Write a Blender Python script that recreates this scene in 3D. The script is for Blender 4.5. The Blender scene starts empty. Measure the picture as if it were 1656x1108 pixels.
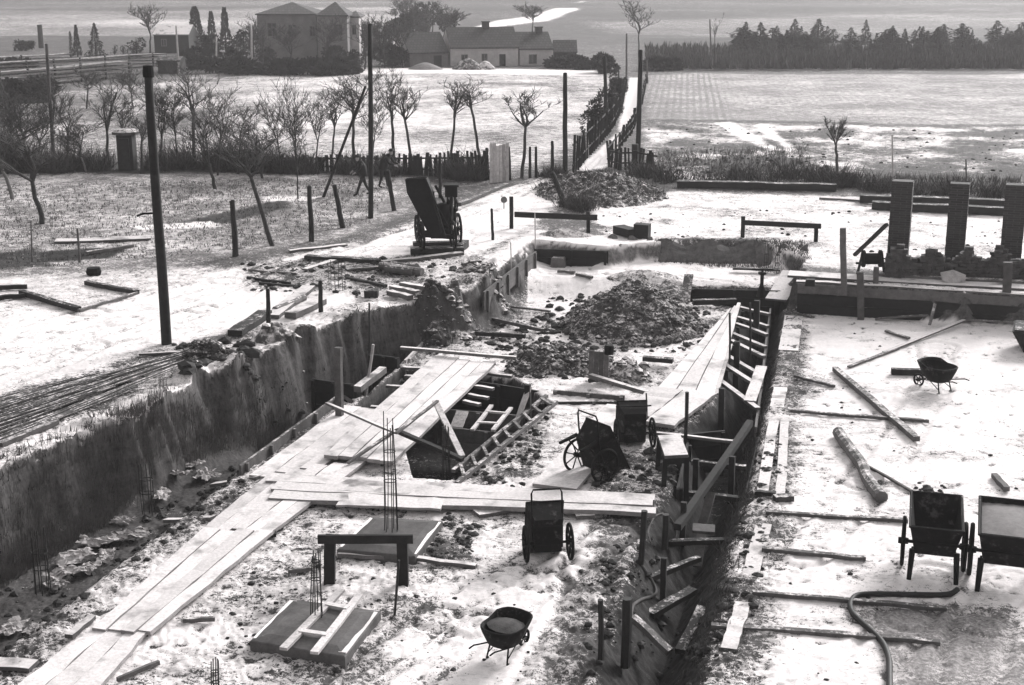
import bpy, math, random
import numpy as np
from mathutils import Vector, Matrix, Euler
random.seed(7)
S = bpy.context.scene
COL = S.collection
R = math.radians

# ------------------------------------------------------------------ camera
CAMZ, PITCH, F, CX, CY = 10.3, R(14.9), 2240.0, 828.0, 554.0
sp, cp = math.sin(PITCH), math.cos(PITCH)
cam = bpy.data.cameras.new('camera'); co = bpy.data.objects.new('camera', cam); COL.objects.link(co)
co.location = (0, 0, CAMZ); co.rotation_euler = (math.pi/2-PITCH, 0, 0)
cam.sensor_width = 36; cam.lens = F/1656*36; cam.clip_end = 3000; cam.clip_start = .1
S.camera = co

def ray(px, py):
    a, b = (px-CX)/F, (CY-py)/F
    return np.array((a, cp+b*sp, -sp+b*cp))
def ZP(px, py, z):
    d = ray(px, py); t = (z-CAMZ)/d[2]
    return Vector((d[0]*t, d[1]*t, z))
def PY(px, py, y):
    k = (CY-py)/F; zr = y*(k*cp-sp)/(cp+k*sp)
    return Vector(((px-CX)/F*(y*cp-zr*sp), y, CAMZ+zr))

# ------------------------------------------------------------------ numeric helpers
def h2(ix, iy, s):
    n = (ix*374761393 + iy*668265263 + s*974634777) & 0x7fffffff
    n = ((n ^ (n >> 13))*1274126177) & 0x7fffffff
    return ((n ^ (n >> 16)) & 0xffff)/65535.0
def vn(x, y, s=0):
    x = np.asarray(x, float); y = np.asarray(y, float)
    ix = np.floor(x).astype(np.int64); iy = np.floor(y).astype(np.int64)
    fx = x-ix; fy = y-iy
    fx = fx*fx*(3-2*fx); fy = fy*fy*(3-2*fy)
    a = h2(ix, iy, s); b = h2(ix+1, iy, s); c = h2(ix, iy+1, s); d = h2(ix+1, iy+1, s)
    return (a+(b-a)*fx)*(1-fy)+(c+(d-c)*fx)*fy
def fbm(x, y, s=0, o=4, g=.5):
    t = 0; a = 1; n = 0
    for i in range(o):
        t = t+a*(vn(x, y, s+i*17)-.5); n += a; a *= g; x = x*2.03+3.1; y = y*2.03+7.7
    return t/n
def ss(a, b, x):
    t = np.clip((x-a)/(b-a), 0, 1); return t*t*(3-2*t)
def sdist(poly, X, Y, pad=3.0):
    """signed distance, negative inside; points farther than pad outside the box get pad"""
    P = np.array([(p[0], p[1]) for p in poly], float)
    out = np.full(X.shape, pad)
    m = (X > P[:, 0].min()-pad) & (X < P[:, 0].max()+pad) & (Y > P[:, 1].min()-pad) & (Y < P[:, 1].max()+pad)
    if not m.any(): return out
    x = X[m]; y = Y[m]; d = np.full(x.shape, 1e9); ins = np.zeros(x.shape, bool)
    n = len(P)
    for i in range(n):
        ax, ay = P[i]; bx, by = P[(i+1) % n]
        ex, ey = bx-ax, by-ay; l = ex*ex+ey*ey+1e-12
        t = np.clip(((x-ax)*ex+(y-ay)*ey)/l, 0, 1)
        d = np.minimum(d, (x-ax-t*ex)**2+(y-ay-t*ey)**2)
        c = (ay > y) != (by > y)
        with np.errstate(divide='ignore', invalid='ignore'):
            ins ^= c & (x < ax+(y-ay)*ex/(ey if abs(ey) > 1e-12 else 1e-12))
    d = np.sqrt(d); out[m] = np.where(ins, -d, d)
    return out
def poly(pts, z):
    return [ZP(p[0], p[1], p[2] if len(p) > 2 else z) for p in pts]

# ------------------------------------------------------------------ terrain levels
SITE = poly([(-900, 1330), (-300, 930), (0, 765), (130, 712), (215, 690), (290, 645), (330, 612), (380, 600), (400, 590), (480, 548), (590, 512), (680, 492), (740, 482), (775, 468), (858, 396),
             (866, 392), (980, 398), (1060, 390), (1150, 383), (1240, 390), (1300, 412), (1290, 452, .95), (1656, 478, .95), (2300, 520, .95)], 1.1)
SITE += [Vector((40, 2, 0)), Vector((-9, 2, 0))]
TRA = poly([(-900, 1330, 1.1), (-300, 930, 1.1), (0, 765, 1.1), (130, 712, 1.1), (215, 690, 1.1), (290, 645, 1.1), (380, 600, 1.1), (480, 548, 1.1), (590, 512, 1.1), (680, 492, 1.1), (742, 482, 1.1),
            (735, 500), (655, 585), (595, 640), (545, 652), (392, 768), (300, 842), (130, 970), (0, 1068), (-120, 1170), (-500, 1500)], 0)
PIT = poly([(560, 668), (650, 594), (830, 610), (893, 652), (742, 776), (668, 770), (655, 722), (590, 690)], 0)
TRB = poly([(930, 1200), (985, 1010), (1018, 930), (1045, 850), (1082, 800), (1100, 735), (1110, 690), (1155, 650), (1172, 580), (1198, 488), (1262, 488), (1268, 510), (1252, 600), (1236, 670),
            (1214, 790), (1190, 880), (1155, 1010), (1120, 1200)], 0)
TRC = poly([(1100, 487), (1116, 466, .25), (1265, 470, .25), (1290, 500), (1190, 497)], 0)
BMID = poly([(700, 470), (870, 380), (1330, 400), (1282, 470), (1116, 466), (900, 460)], .3)

TERL = poly([(715, 512), (735, 500), (778, 478), (864, 400), (900, 395), (862, 440), (800, 500), (760, 515)], .3)
def levels(X, Y):
    P = 1.1-.2*ss(-2, 9, X)+.022*np.clip(Y-230, 0, None)+.25*(vn(X/9, Y/9, 5)-.5)*ss(62, 90, Y)
    P = P+.0004*np.clip(Y-230, 0, 200)**1.6
    d = sdist(SITE, X, Y, 3.0)
    d = d+ss(2.5, .5, np.abs(d))*(.34*(vn(X/.8, Y/.8, 31)-.5)+.2*(vn(X/.27, Y/.27, 33)-.5))
    inside = ss(.04, -.42, d)
    edge = (.10+.85*np.clip(fbm(X/.95, Y/.95, 41, 3), 0, .4)*(X < 0))*ss(1.4, .1, np.abs(d))*(d > 0)          # a low spoil lip along the cut
    low = np.zeros(X.shape)
    low = low+.42*ss(.9, -.9, sdist(BMID, X, Y))
    low = low+.30*ss(.7, -.5, sdist(TERL, X, Y))
    a = sdist(TRA, X, Y)
    low = low-(.5+.8*ss(29.5, 33, Y))*ss(.0, -.75, a)
    low = np.where(sdist(PIT, X, Y) < .3, low-1.3*ss(.02, -.16, sdist(PIT, X, Y)), low)
    b = sdist(TRB, X, Y)
    low = low-(1.3-.15*ss(27, 21, Y))*ss(.12, -.75-.35*ss(30, 25, Y), b)
    low = low-1.0*ss(.02, -.2, sdist(TRC, X, Y))
    return P*(1-inside)+low*inside+edge

_T = np.concatenate([np.linspace(14, 90, 2600), np.geomspace(90.2, 1400, 1500)])
_gc = {}
def G(px, py, up=0.):
    k = (px, py)
    if k not in _gc:
        d = ray(px, py); X = d[0]*_T; Y = d[1]*_T; Z = CAMZ+d[2]*_T
        h = Z-levels(X, Y)
        i = int(np.argmax(h < 0)) if (h < 0).any() else len(_T)-1
        i = max(i, 1); f = h[i-1]/(h[i-1]-h[i]+1e-9); t = _T[i-1]+f*(_T[i]-_T[i-1])
        _gc[k] = (d[0]*t, d[1]*t, CAMZ+d[2]*t)
    x, y, z = _gc[k]
    return Vector((x, y, z+up))
def HZ(x, y):
    return float(levels(np.array([x], float), np.array([y], float))[0])
def onground(v, up=0.):
    return Vector((v[0], v[1], HZ(v[0], v[1])+up))

# ------------------------------------------------------------------ materials
def tint(v): return (v, v*.945, v*.945, 1)
class NT:
    def __init__(s, name):
        s.m = bpy.data.materials.new(name); s.m.use_nodes = True
        s.t = s.m.node_tree; s.b = s.t.nodes['Principled BSDF']
    def n(s, typ, ins=None, **kw):
        x = s.t.nodes.new(typ)
        for k, v in kw.items(): setattr(x, k, v)
        for k, v in (ins or {}).items():
            if hasattr(v, 'bl_idname') or hasattr(v, 'is_linked'): s.t.links.new(v, x.inputs[k])
            else: x.inputs[k].default_value = v
        return x
    def math(s, op, a, b=0., clamp=False):
        x = s.n('ShaderNodeMath', {0: a, 1: b}, operation=op, use_clamp=clamp); return x.outputs[0]
    def mr(s, v, a, b, c=0., d=1., sm=True):
        x = s.n('ShaderNodeMapRange', {0: v, 1: a, 2: b, 3: c, 4: d}, interpolation_type='SMOOTHSTEP' if sm else 'LINEAR'); return x.outputs[0]
    def noise(s, vec, scale, detail=4., rough=.55):
        return s.n('ShaderNodeTexNoise', {'Vector': vec, 'Scale': scale, 'Detail': detail, 'Roughness': rough}).outputs['Fac']
    def mix(s, f, a, b):
        x = s.n('ShaderNodeMix', data_type='RGBA')
        for i, v in ((0, f), (6, a), (7, b)):
            if hasattr(v, 'is_linked'): s.t.links.new(v, x.inputs[i])
            else: x.inputs[i].default_value = v
        return x.outputs[2]
    def val(s, v):   # scalar -> tinted grey
        x = s.n('ShaderNodeVectorMath', operation='SCALE'); x.inputs[0].default_value = (1, .945, .945)
        s.t.links.new(v, x.inputs['Scale']); return x.outputs[0]
    def link(s, a, b): s.t.links.new(a, s.b.inputs[b])
    def bump(s, h, st, dist=.02):
        x = s.n('ShaderNodeBump', {'Height': h, 'Strength': st, 'Distance': dist}); s.t.links.new(x.outputs[0], s.b.inputs['Normal'])

def mat(name, v, var=.5, scale=6., snow=0., stretch=(1, 1, 1), rough=.85, bump=.3, metallic=0., spec=.25, kind=None, snowval=.78):
    t = NT(name); b = t.b
    tc = t.n('ShaderNodeTexCoord'); geo = t.n('ShaderNodeNewGeometry')
    obi = t.n('ShaderNodeObjectInfo')
    mp = t.n('ShaderNodeMapping', {'Vector': tc.outputs['Object'], 'Scale': stretch})
    off = t.n('ShaderNodeVectorMath', {0: mp.outputs[0]}, operation='ADD')
    cx = t.n('ShaderNodeVectorMath', operation='SCALE'); cx.inputs[0].default_value = (37, 11, 23); t.t.links.new(obi.outputs['Random'], cx.inputs['Scale'])
    t.t.links.new(cx.outputs[0], off.inputs[1]); vec = off.outputs[0]
    n1 = t.noise(vec, scale, 6, .65); n2 = t.noise(vec, scale*7, 3, .6)
    nn = t.math('ADD', t.math('MULTIPLY', n1, .7), t.math('MULTIPLY', n2, .3))
    f = t.mr(nn, .3, .7, v*(1-var), v*(1+var), False)
    f = t.math('MULTIPLY', f, t.mr(obi.outputs['Random'], 0, 1, .75, 1.25, False))
    col = t.val(f)
    if kind == 'brick':
        xyz = t.n('ShaderNodeSeparateXYZ', {0: tc.outputs['Object']})
        cmb = t.n('ShaderNodeCombineXYZ', {0: t.math('ADD', xyz.outputs[0], xyz.outputs[1]), 1: xyz.outputs[2]})
        br = t.n('ShaderNodeTexBrick', {'Vector': cmb.outputs[0], 'Scale': 1., 'Mortar Size': .008, 'Brick Width': .23, 'Row Height': .075, 'Color1': tint(v*.6), 'Color2': tint(v*1.5), 'Mortar': tint(v*2.4), 'Bias': -.2})
        col = t.mix(.35, br.outputs[0], col)
    if kind == 'tile':
        xyz = t.n('ShaderNodeSeparateXYZ', {0: tc.outputs['Object']})
        cmb = t.n('ShaderNodeCombineXYZ', {0: xyz.outputs[0], 1: t.math('MULTIPLY', xyz.outputs[2], 1.3)})
        br = t.n('ShaderNodeTexBrick', {'Vector': cmb.outputs[0], 'Scale': 1., 'Mortar Size': .03, 'Brick Width': .35, 'Row Height': .3, 'Color1': tint(v*.7), 'Color2': tint(v*1.4), 'Mortar': tint(v*.3)})
        col = t.mix(.4, br.outputs[0], col)
    if kind == 'caked':
        cm = t.mr(t.math('ADD', t.math('MULTIPLY', n1, .6), t.math('MULTIPLY', t.noise(vec, 2.2, 5, .7), .4)), .52, .66, 0., .75); col = t.mix(cm, col, tint(.075))
    if snow > 0:
        nz = t.n('ShaderNodeSeparateXYZ', {0: geo.outputs['True Normal']}).outputs[2]
        pos = geo.outputs['Position']
        sn = t.noise(pos, 3.0, 5, .7); sn2 = t.noise(pos, 17., 3, .65)
        sv = t.math('ADD', t.math('MULTIPLY', sn, .6), t.math('MULTIPLY', sn2, .4))
        m = t.mr(t.math('ADD', sv, snow-.5), .42, .56)
        m = t.math('MULTIPLY', m, t.mr(nz, .45, .8))
        sc = t.val(t.math('MULTIPLY', t.mr(sn2, .3, .7, snowval*.72, snowval, False), t.mr(obi.outputs['Random'], 0, 1, .8, 1.05, False)))
        m = t.math('MULTIPLY', m, t.mr(t.noise(vec, 1.3, 4, .6), .25, .5))
        col = t.mix(m, col, sc)
    t.link(col, 'Base Color')
    b.inputs['Roughness'].default_value = rough; b.inputs['Metallic'].default_value = metallic
    b.inputs['Specular IOR Level'].default_value = spec
    if bump: t.bump(nn, bump)
    return t.m
M = {}
M['wood'] = mat('wood_weathered', .085, .5, 5, .0, (1, 1, 1), bump=.4)
M['wood_snow'] = mat('wood_snowed', .10, .5, 5, .62, bump=.4)
M['wood_half'] = mat('wood_half_snowed', .09, .5, 5, .45, bump=.4)
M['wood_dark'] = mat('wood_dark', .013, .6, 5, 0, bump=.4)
M['wood_darks'] = mat('wood_dark_snowed', .02, .6, 5, .42, bump=.4)
M['wood_pale'] = mat('wood_pale', .38, .35, 6, .55, bump=.3)
M['board_snow'] = mat('board_snow_trodden', .22, .4, 5, .76, bump=.5, snowval=.76)
M['iron'] = mat('iron_black', .006, .6, 9, 0, rough=.8, spec=.12, bump=.3)
M['cart'] = mat('cart_iron', .006, .6, 7, 0, rough=.8, spec=.12, bump=.5, kind='caked')
M['iron_snow'] = mat('iron_black_snowed', .008, .6, 9, .34, rough=.8, spec=.12, bump=.2)
M['rust'] = mat('iron_rod', .02, .5, 9, 0, rough=.7)
M['rods'] = mat('rod_heap', .06, .6, 3, .46, rough=.7)
M['brick'] = mat('brickwork', .034, .5, 7, .35, kind='brick', bump=.5)
M['bricks'] = mat('brick_rough', .045, .8, 4, .12, bump=.5)
M['conc'] = mat('concrete', .085, .45, 3, .26, bump=.3)
M['bark'] = mat('bark', .03, .5, 8, .15, bump=.5)
M['barkpale'] = mat('bark_pale', .13, .5, 8, .2, bump=.5)
M['twig'] = mat('twigs', .035, .5, 4, 0, bump=0)
M['scrub'] = mat('scrub', .05, .6, 2, .1, bump=0)
M['conifer'] = mat('conifer', .025, .6, 2, .12, bump=0)
M['grass'] = mat('dry_grass', .075, .7, 3, .1, bump=0)
M['soil'] = mat('soil', .045, .8, 4, .45, bump=.8)
M['clod'] = mat('clod', .026, .7, 3, .30, bump=.5)
M['grass_pale'] = mat('dry_grass_pale', .10, .7, 2, 0, bump=0)
M['soil_snow'] = mat('soil_snowed', .05, .7, 2.5, .52, bump=.6)
M['paper'] = mat('paper_sack', .30, .5, 4, .36, bump=.3)
M['cloth'] = mat('dark_cloth', .014, .4, 9, 0)
M['skin'] = mat('skin', .3, .2, 9, 0)
M['plaster'] = mat('plaster', .13, .3, 1.2, 0, bump=.1)
M['plaster_w'] = mat('plaster_white', .42, .25, 1.2, 0, bump=.1)
M['roof'] = mat('roof_tiles', .05, .35, 1.5, .10, kind='tile', bump=.3)
M['roof_snow'] = mat('roof_snowed', .1, .3, 1.5, .8, bump=.2)
M['pane'] = mat('window_pane', .02, .3, 3, 0, rough=.2, spec=.5, bump=0)
M['sand'] = mat('sand', .17, .25, 12, 0, bump=.4)
M['rubber'] = mat('hose_rubber', .015, .4, 9, .2, rough=.6)
M['canvas'] = mat('matting', .11, .6, 6, .15, (1, 1, .15), bump=.6)
M['snow'] = mat('snow_clean', .74, .1, 3, 0, bump=.3)

# ------------------------------------------------------------------ mesh builder
UP = Vector((0, 0, 1))
class MB:
    def __init__(s): s.v = []; s.f = []
    def add(s, vs, fs):
        o = len(s.v); s.v += [tuple(v) for v in vs]; s.f += [tuple(i+o for i in f) for f in fs]; return s
    def quad(s, a, b, c, d): return s.add([a, b, c, d], [(0, 1, 2, 3)])
    def box(s, c, x, y, z, sx=1, taper=1.):
        """box centred at c with half-vectors x,y,z; taper scales the top"""
        c, x, y, z = map(Vector, (c, x, y, z)); vs = []
        for k in (-1, 1):
            q = taper if k > 0 else 1.
            for i, j in ((-1, -1), (1, -1), (1, 1), (-1, 1)): vs.append(c+x*i*q+y*j*q+z*k)
        return s.add(vs, [(3, 2, 1, 0), (4, 5, 6, 7), (0, 1, 5, 4), (1, 2, 6, 5), (2, 3, 7, 6), (3, 0, 4, 7)])
    def abox(s, x0, x1, y0, y1, z0, z1):
        return s.box(((x0+x1)/2, (y0+y1)/2, (z0+z1)/2), ((x1-x0)/2, 0, 0), (0, (y1-y0)/2, 0), (0, 0, (z1-z0)/2))
    def beam(s, a, b, w, t, side=None, jit=.0, n=1, w2=None):
        """rectangular timber from a to b: w across, t thick (centre line a-b)"""
        a, b = Vector(a), Vector(b); d = (b-a)
        if d.length < 1e-6: return s
        dn = d.normalized()
        if side is None:
            side = dn.cross(UP)
            if side.length < .25: side = Vector((.94, -.34, 0))
        side = Vector(side); side = (side-dn*side.dot(dn)).normalized(); nn = side.cross(dn).normalized()
        if nn.z < -1e-6: nn = -nn
        vs = []
        for i in range(n+1):
            q = i/n; p = a.lerp(b, q); ww = w+( (w2-w)*q if w2 else 0)
            j = lambda: random.uniform(-jit, jit)
            off = side*j()+nn*j()
            for u, v in ((-1, -1), (1, -1), (1, 1), (-1, 1)):
                vs.append(p+off+side*(u*ww/2+j()*.4)+nn*(v*t/2+j()*.4))
        fs = [(0, 1, 2, 3), (4*n+3, 4*n+2, 4*n+1, 4*n)]
        for i in range(n):
            o = 4*i
            for k in range(4): fs.append((o+k, o+4+k, o+4+(k+1) % 4, o+(k+1) % 4))
        return s.add(vs, fs)
    def tube(s, pts, rad, k=8, cap=True):
        pts = [Vector(p) for p in pts]; n = len(pts)
        r = rad if isinstance(rad, (list, tuple)) else [rad]*n
        vs = []; prev = None
        for i, p in enumerate(pts):
            d = (pts[min(i+1, n-1)]-pts[max(i-1, 0)])
            d = d.normalized() if d.length > 1e-9 else UP
            if prev is None:
                u = d.orthogonal().normalized()
            else:
                u = prev-d*prev.dot(d); u = u.normalized() if u.length > 1e-6 else d.orthogonal().normalized()
            prev = u; w = d.cross(u)
            for j in range(k):
                a = 2*math.pi*j/k; vs.append(p+(u*math.cos(a)+w*math.sin(a))*r[i])
        fs = []
        for i in range(n-1):
            for j in range(k): fs.append((i*k+j, i*k+(j+1) % k, (i+1)*k+(j+1) % k, (i+1)*k+j))
        if cap: fs += [tuple(range(k-1, -1, -1)), tuple((n-1)*k+j for j in range(k))]
        return s.add(vs, fs)
    def lathe(s, prof, c=(0, 0, 0), k=16, ax=(0, 0, 1)):
        ax = Vector(ax).normalized(); u = ax.orthogonal().normalized(); w = ax.cross(u); c = Vector(c)
        n = len(prof); vs = []
        for r, z in prof:
            for j in range(k):
                a = 2*math.pi*j/k; vs.append(c+ax*z+(u*math.cos(a)+w*math.sin(a))*r)
        fs = []
        for i in range(n-1):
            for j in range(k): fs.append((i*k+j, i*k+(j+1) % k, (i+1)*k+(j+1) % k, (i+1)*k+j))
        return s.add(vs, fs)
    def torus(s, c, ax, R0, r, k=24, q=6):
        ax = Vector(ax).normalized(); u = ax.orthogonal().normalized(); w = ax.cross(u); c = Vector(c); vs = []; fs = []
        for i in range(k):
            a = 2*math.pi*i/k; e = u*math.cos(a)+w*math.sin(a)
            for j in range(q):
                b = 2*math.pi*j/q; vs.append(c+e*(R0+r*math.cos(b))+ax*r*math.sin(b))
        for i in range(k):
            for j in range(q): fs.append((i*q+j, ((i+1) % k)*q+j, ((i+1) % k)*q+(j+1) % q, i*q+(j+1) % q))
        return s.add(vs, fs)
    def lump(s, c, r, rz=None, seed=0):
        """an irregular clod"""
        rnd = random.Random(seed); c = Vector(c); rz = rz or r*.7
        vs = [c+Vector((0, 0, rz))]
        for z, q in ((.45, .85), (-.35, 1.)):
            for j in range(6):
                a = j*math.pi/3+rnd.random()*.6; k = q*rnd.uniform(.65, 1.2)*r
                vs.append(c+Vector((math.cos(a)*k, math.sin(a)*k, z*rz*rnd.uniform(.6, 1.3))))
        fs = [(0, 1+j, 1+(j+1) % 6) for j in range(6)]+[(1+j, 7+j, 7+(j+1) % 6, 1+(j+1) % 6) for j in range(6)]
        return s.add(vs, fs)
    def build(s, name, m, parent=None, origin=None, smooth=False):
        if origin is None:
            q = parent
            while q is not None and q.parent is not None: q = q.parent
            origin = q.location.copy() if q is not None else Vector((0, 0, 0))
        o3 = Vector(origin)
        me = bpy.data.meshes.new(name); me.from_pydata([(v[0]-o3.x, v[1]-o3.y, v[2]-o3.z) for v in s.v], [], s.f)
        me.materials.append(m)
        if smooth: me.polygons.foreach_set('use_smooth', [True]*len(me.polygons))
        me.update()
        ob = bpy.data.objects.new(name, me); COL.objects.link(ob)
        if parent is not None: ob.parent = parent
        else: ob.location = o3
        return ob
def tag(o, label=None, cat=None, group=None, kind=None):
    if label: o['label'] = label
    if cat: o['category'] = cat
    if group: o['group'] = group
    if kind: o['kind'] = kind
    return o
def thing(name, label, cat, loc=(0, 0, 0), group=None, rot=None):
    o = bpy.data.objects.new(name, None); COL.objects.link(o); o.location = loc; o.empty_display_size = .3
    o['kind'] = 'thing'
    if rot: o.rotation_euler = rot
    o.matrix_world = Matrix.LocRotScale(Vector(loc), Euler(rot or (0, 0, 0)), Vector((1, 1, 1)))
    return tag(o, label, cat, group)
def part(mb, name, m, parent, smooth=False, local=False):
    return mb.build(name, m, parent, origin=(0, 0, 0) if local else None, smooth=smooth)
def solo(name, label, cat, mb, m, origin=None, group=None, smooth=False, kind=None):
    if origin is None:
        a = np.array(mb.v); origin = ((a[:, 0].min()+a[:, 0].max())/2, (a[:, 1].min()+a[:, 1].max())/2, a[:, 2].min())
    return tag(mb.build(name, m, None, origin, smooth), label, cat, group, kind or 'thing')
def dup(root, loc, rot=None, label=None, group=None, scale=None):
    r = root.copy(); COL.objects.link(r); r.location = loc
    if rot: r.rotation_euler = rot
    if scale: r.scale = scale
    if label: r['label'] = label
    if group: r['group'] = group
    for ch in list(root.children):
        c = ch.copy(); COL.objects.link(c); c.parent = r
        for g in ch.children:
            d = g.copy(); COL.objects.link(d); d.parent = c
    return r
def upto(base, py):
    """height a vertical thing standing at base needs to reach image row py"""
    return PY(CX, py, base[1])[2]-base[2]
# ------------------------------------------------------------------ ground sheet
def rows():
    y = [7.]
    while y[-1] < 1000:
        v = y[-1]
        y.append(v+(v*.0026 if 15 < v < 72 else v*.0055 if v < 160 else v*.012 if v > 160 else .5) if v > 15 else v+.4)
    return np.array(y)
_ry = rows()
_u = np.concatenate([np.linspace(-.85, -.43, 50)[:-1], np.linspace(-.43, .43, 860), np.linspace(.43, .85, 50)[1:]])
GX = _u[None, :]*(_ry[:, None]*.97+3.2); GY = np.repeat(_ry[:, None], len(_u), 1)
GXf = GX.ravel(); GYf = GY.ravel()
Hs = levels(GXf, GYf)
cov = np.full(GXf.shape, .30); tone = np.full(GXf.shape, .07); rgh = np.full(GXf.shape, 1.0)
def paint(pts, c, t=None, r=None, z=0., fe=.5, add=False):
    P = [Vector(p) if isinstance(p, Vector) else ZP(p[0], p[1], z) for p in pts]
    w = ss(fe, -fe, sdist(P, GXf, GYf, max(3., fe+1)))
    cov[:] = cov*(1-w)+c*w
    if t is not None: tone[:] = tone*(1-w)+t*w
    if r is not None: rgh[:] = rgh*(1-w)+r*w
def paintG(pts, *a, **k):
    paint([G(*p) for p in pts], *a, **k)
SD = sdist(SITE, GXf, GYf)
# far country (fields on the rise beyond the houses)
paintG([(-200, 16), (225, 18), (330, 15), (520, 12), (700, 12), (690, 40), (560, 45), (400, 64), (250, 76), (-200, 72)], .58, .1, fe=3)
paintG([(735, 52), (800, 34), (868, 24), (905, 8), (945, 2), (935, 16), (885, 34), (800, 44), (745, 62)], 1.0, fe=1.5)
paintG([(1060, 32), (1200, 28), (1700, 20), (1700, 40), (1200, 60), (1000, 55), (950, 36)], .48, .1, fe=3)
paintG([(-200, 3), (1700, 3), (1700, 12), (-200, 12)], .42, .08, fe=4)
paintG([(1040, 112), (1700, 112), (1700, 62), (1040, 62)], .12, .05, fe=2)
paintG([(640, 62), (1030, 62), (1030, 110), (640, 110)], .3, .07, fe=2)
# middle distance
paint([(-400, 118), (330, 112), (960, 112), (1010, 128), (1005, 165), (925, 255), (790, 290), (640, 278), (430, 278), (-400, 290)], .56, .08, .6, z=1.0, fe=1)
paint([(-400, 60), (340, 60), (335, 118), (230, 140), (100, 158), (-400, 170)], .24, .06, 1, z=1.0, fe=2)
paint([(-400, 160), (300, 140), (420, 200), (420, 280), (-400, 285)], .44, .07, 1, z=1.0, fe=4)
paint([(430, 118), (470, 112), (960, 112), (960, 121), (600, 122)], .98, .1, .6, z=1.0, fe=.6)
paint([(400, 196), (960, 186), (960, 205), (400, 215)], .62, .08, .6, z=1.0, fe=1.5)
paint([(1043, 122), (1120, 119), (1900, 118), (1900, 206), (1046, 193)], .47, .16, .35, z=.95, fe=.6)
paint([(1043, 193), (1900, 203), (1900, 212), (1043, 200)], .3, .06, 1, z=.95, fe=.4)
paint([(1043, 198), (1900, 208), (1900, 300), (1045, 262)], .46, .06, 1.6, z=.95, fe=.8)
paint([(1050, 248), (1230, 236), (1310, 250), (1345, 302), (1060, 305)], .34, .05, 2.2, z=.95, fe=.8)
paint([(1345, 280), (1500, 262), (1900, 285), (1900, 318), (1400, 312)], .22, .06, 1.8, z=.95, fe=.6)
paint([(1155, 200), (1180, 198), (1265, 240), (1240, 242)], .97, None, .6, z=.95, fe=.3)
paint([(1220, 203), (1240, 202), (1290, 240), (1275, 243)], .95, None, .6, z=.95, fe=.3)
# meadow with the orchard
paint([(-400, 272), (440, 276), (645, 275), (720, 305), (640, 352), (540, 388), (380, 414), (200, 440), (-400, 520)], .46, .13, .9, z=1.1, fe=.5)
paint([(-400, 262), (430, 262), (800, 278), (800, 292), (640, 284), (430, 280), (-400, 282)], .12, .04, 1.5, z=1.1, fe=.5)
paint([(60, 408), (215, 398), (175, 418), (60, 425)], .02, .015, 1, z=1.1, fe=.15)
paint([(-100, 420), (60, 402), (80, 430), (-100, 445)], .1, .03, 1.3, z=1.1, fe=.3)
paint([(300, 358), (460, 322), (470, 335), (360, 362)], .12, .03, 1.3, z=1.1, fe=.25)
paint([(210, 366), (340, 358), (360, 366), (230, 372)], .95, None, .6, z=1.1, fe=.15)
paint([(430, 318), (520, 318), (500, 325), (430, 324)], .9, None, .6, z=1.1, fe=.15)
# the road, its verges and the path
ROADP = [(-500, 545), (200, 470), (390, 430), (520, 405), (600, 388), (700, 350), (800, 312), (860, 290), (915, 278), (985, 268), (955, 300), (880, 345), (835, 380), (790, 420), (640, 470), (480, 520), (240, 560), (180, 590), (0, 640), (-500, 760)]
paint(ROADP, .82, .12, .5, z=1.1, fe=.5)
paint([(-300, 470), (150, 440), (350, 430), (300, 465), (120, 500), (-300, 540)], .66, .1, 1, z=1.1, fe=.5)
paint([(930, 280), (942, 268), (1000, 215), (1010, 165), (1019, 124), (1034, 124), (1031, 160), (1024, 196), (980, 266), (960, 290)], 1.0, .1, .3, z=1.0, fe=.25)
paint([(390, 425), (560, 415), (760, 410), (835, 385), (860, 400), (775, 470), (680, 490), (600, 505), (560, 470), (400, 470)], .52, .05, 1.7, z=1.1, fe=.4)
w = ss(2.1, .6, SD)*ss(-.3, .0, SD)*ss(48, 38, GYf)*(GXf < 2)
cov = cov*(1-w)+(.70)*w; rgh = rgh*(1-w)+1.9*w
paint([(0, 640), (180, 590), (330, 568), (290, 620), (180, 650), (0, 730)], .50, .04, 1.3, z=1.1, fe=.3)
paint([(885, 325), (925, 280), (1000, 268), (1070, 300), (1050, 325), (950, 345)], .24, .055, 2., z=1.0, fe=.4)
paint([(950, 330), (1090, 308), (1900, 330), (1900, 450), (1290, 430), (1240, 388), (1060, 388), (980, 392)], .71, .08, 1.2, z=.95, fe=.4)
paint([(1200, 360), (1330, 360), (1330, 392), (1200, 385)], .55, .07, 1.3, z=.95, fe=.5)
# inside the excavation
w = ss(.15, -.3, SD)
cov = cov*(1-w)+.69*w; tone = tone*(1-w)+.05*w; rgh = rgh*(1-w)+1.1*w
paint([(860, 402), (1265, 432), (1265, 462), (1110, 462), (1000, 445), (900, 500), (770, 500), (742, 492)], .86, .1, .6, z=.35, fe=.3)
paint([(1275, 505), (1900, 520), (1900, 1400), (1130, 1400), (1190, 1000), (1245, 760), (1265, 640)], .77, .06, .55, z=0, fe=.3)
paint([(1300, 515), (1640, 540), (1640, 800), (1300, 640)], .84, .07, .45, z=0, fe=1.)
paint([(560, 1108), (640, 1020), (720, 950), (840, 920), (920, 830), (1010, 840), (1020, 900), (960, 960), (900, 1108), (760, 1300), (480, 1300)], .78, .10, .6, z=0, fe=.5)
paint([(700, 862), (725, 830), (775, 850), (760, 905), (690, 905)], .38, .06, 2.0, z=0, fe=.25)
paint([(400, 930), (520, 880), (640, 880), (690, 960), (620, 1085), (420, 1108), (330, 1060)], .56, .06, 1.6, z=0, fe=.4)
paint([(300, 1010), (420, 1085), (600, 1085), (610, 1300), (250, 1300)], .60, .06, 1.3, z=0, fe=.4)
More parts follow.
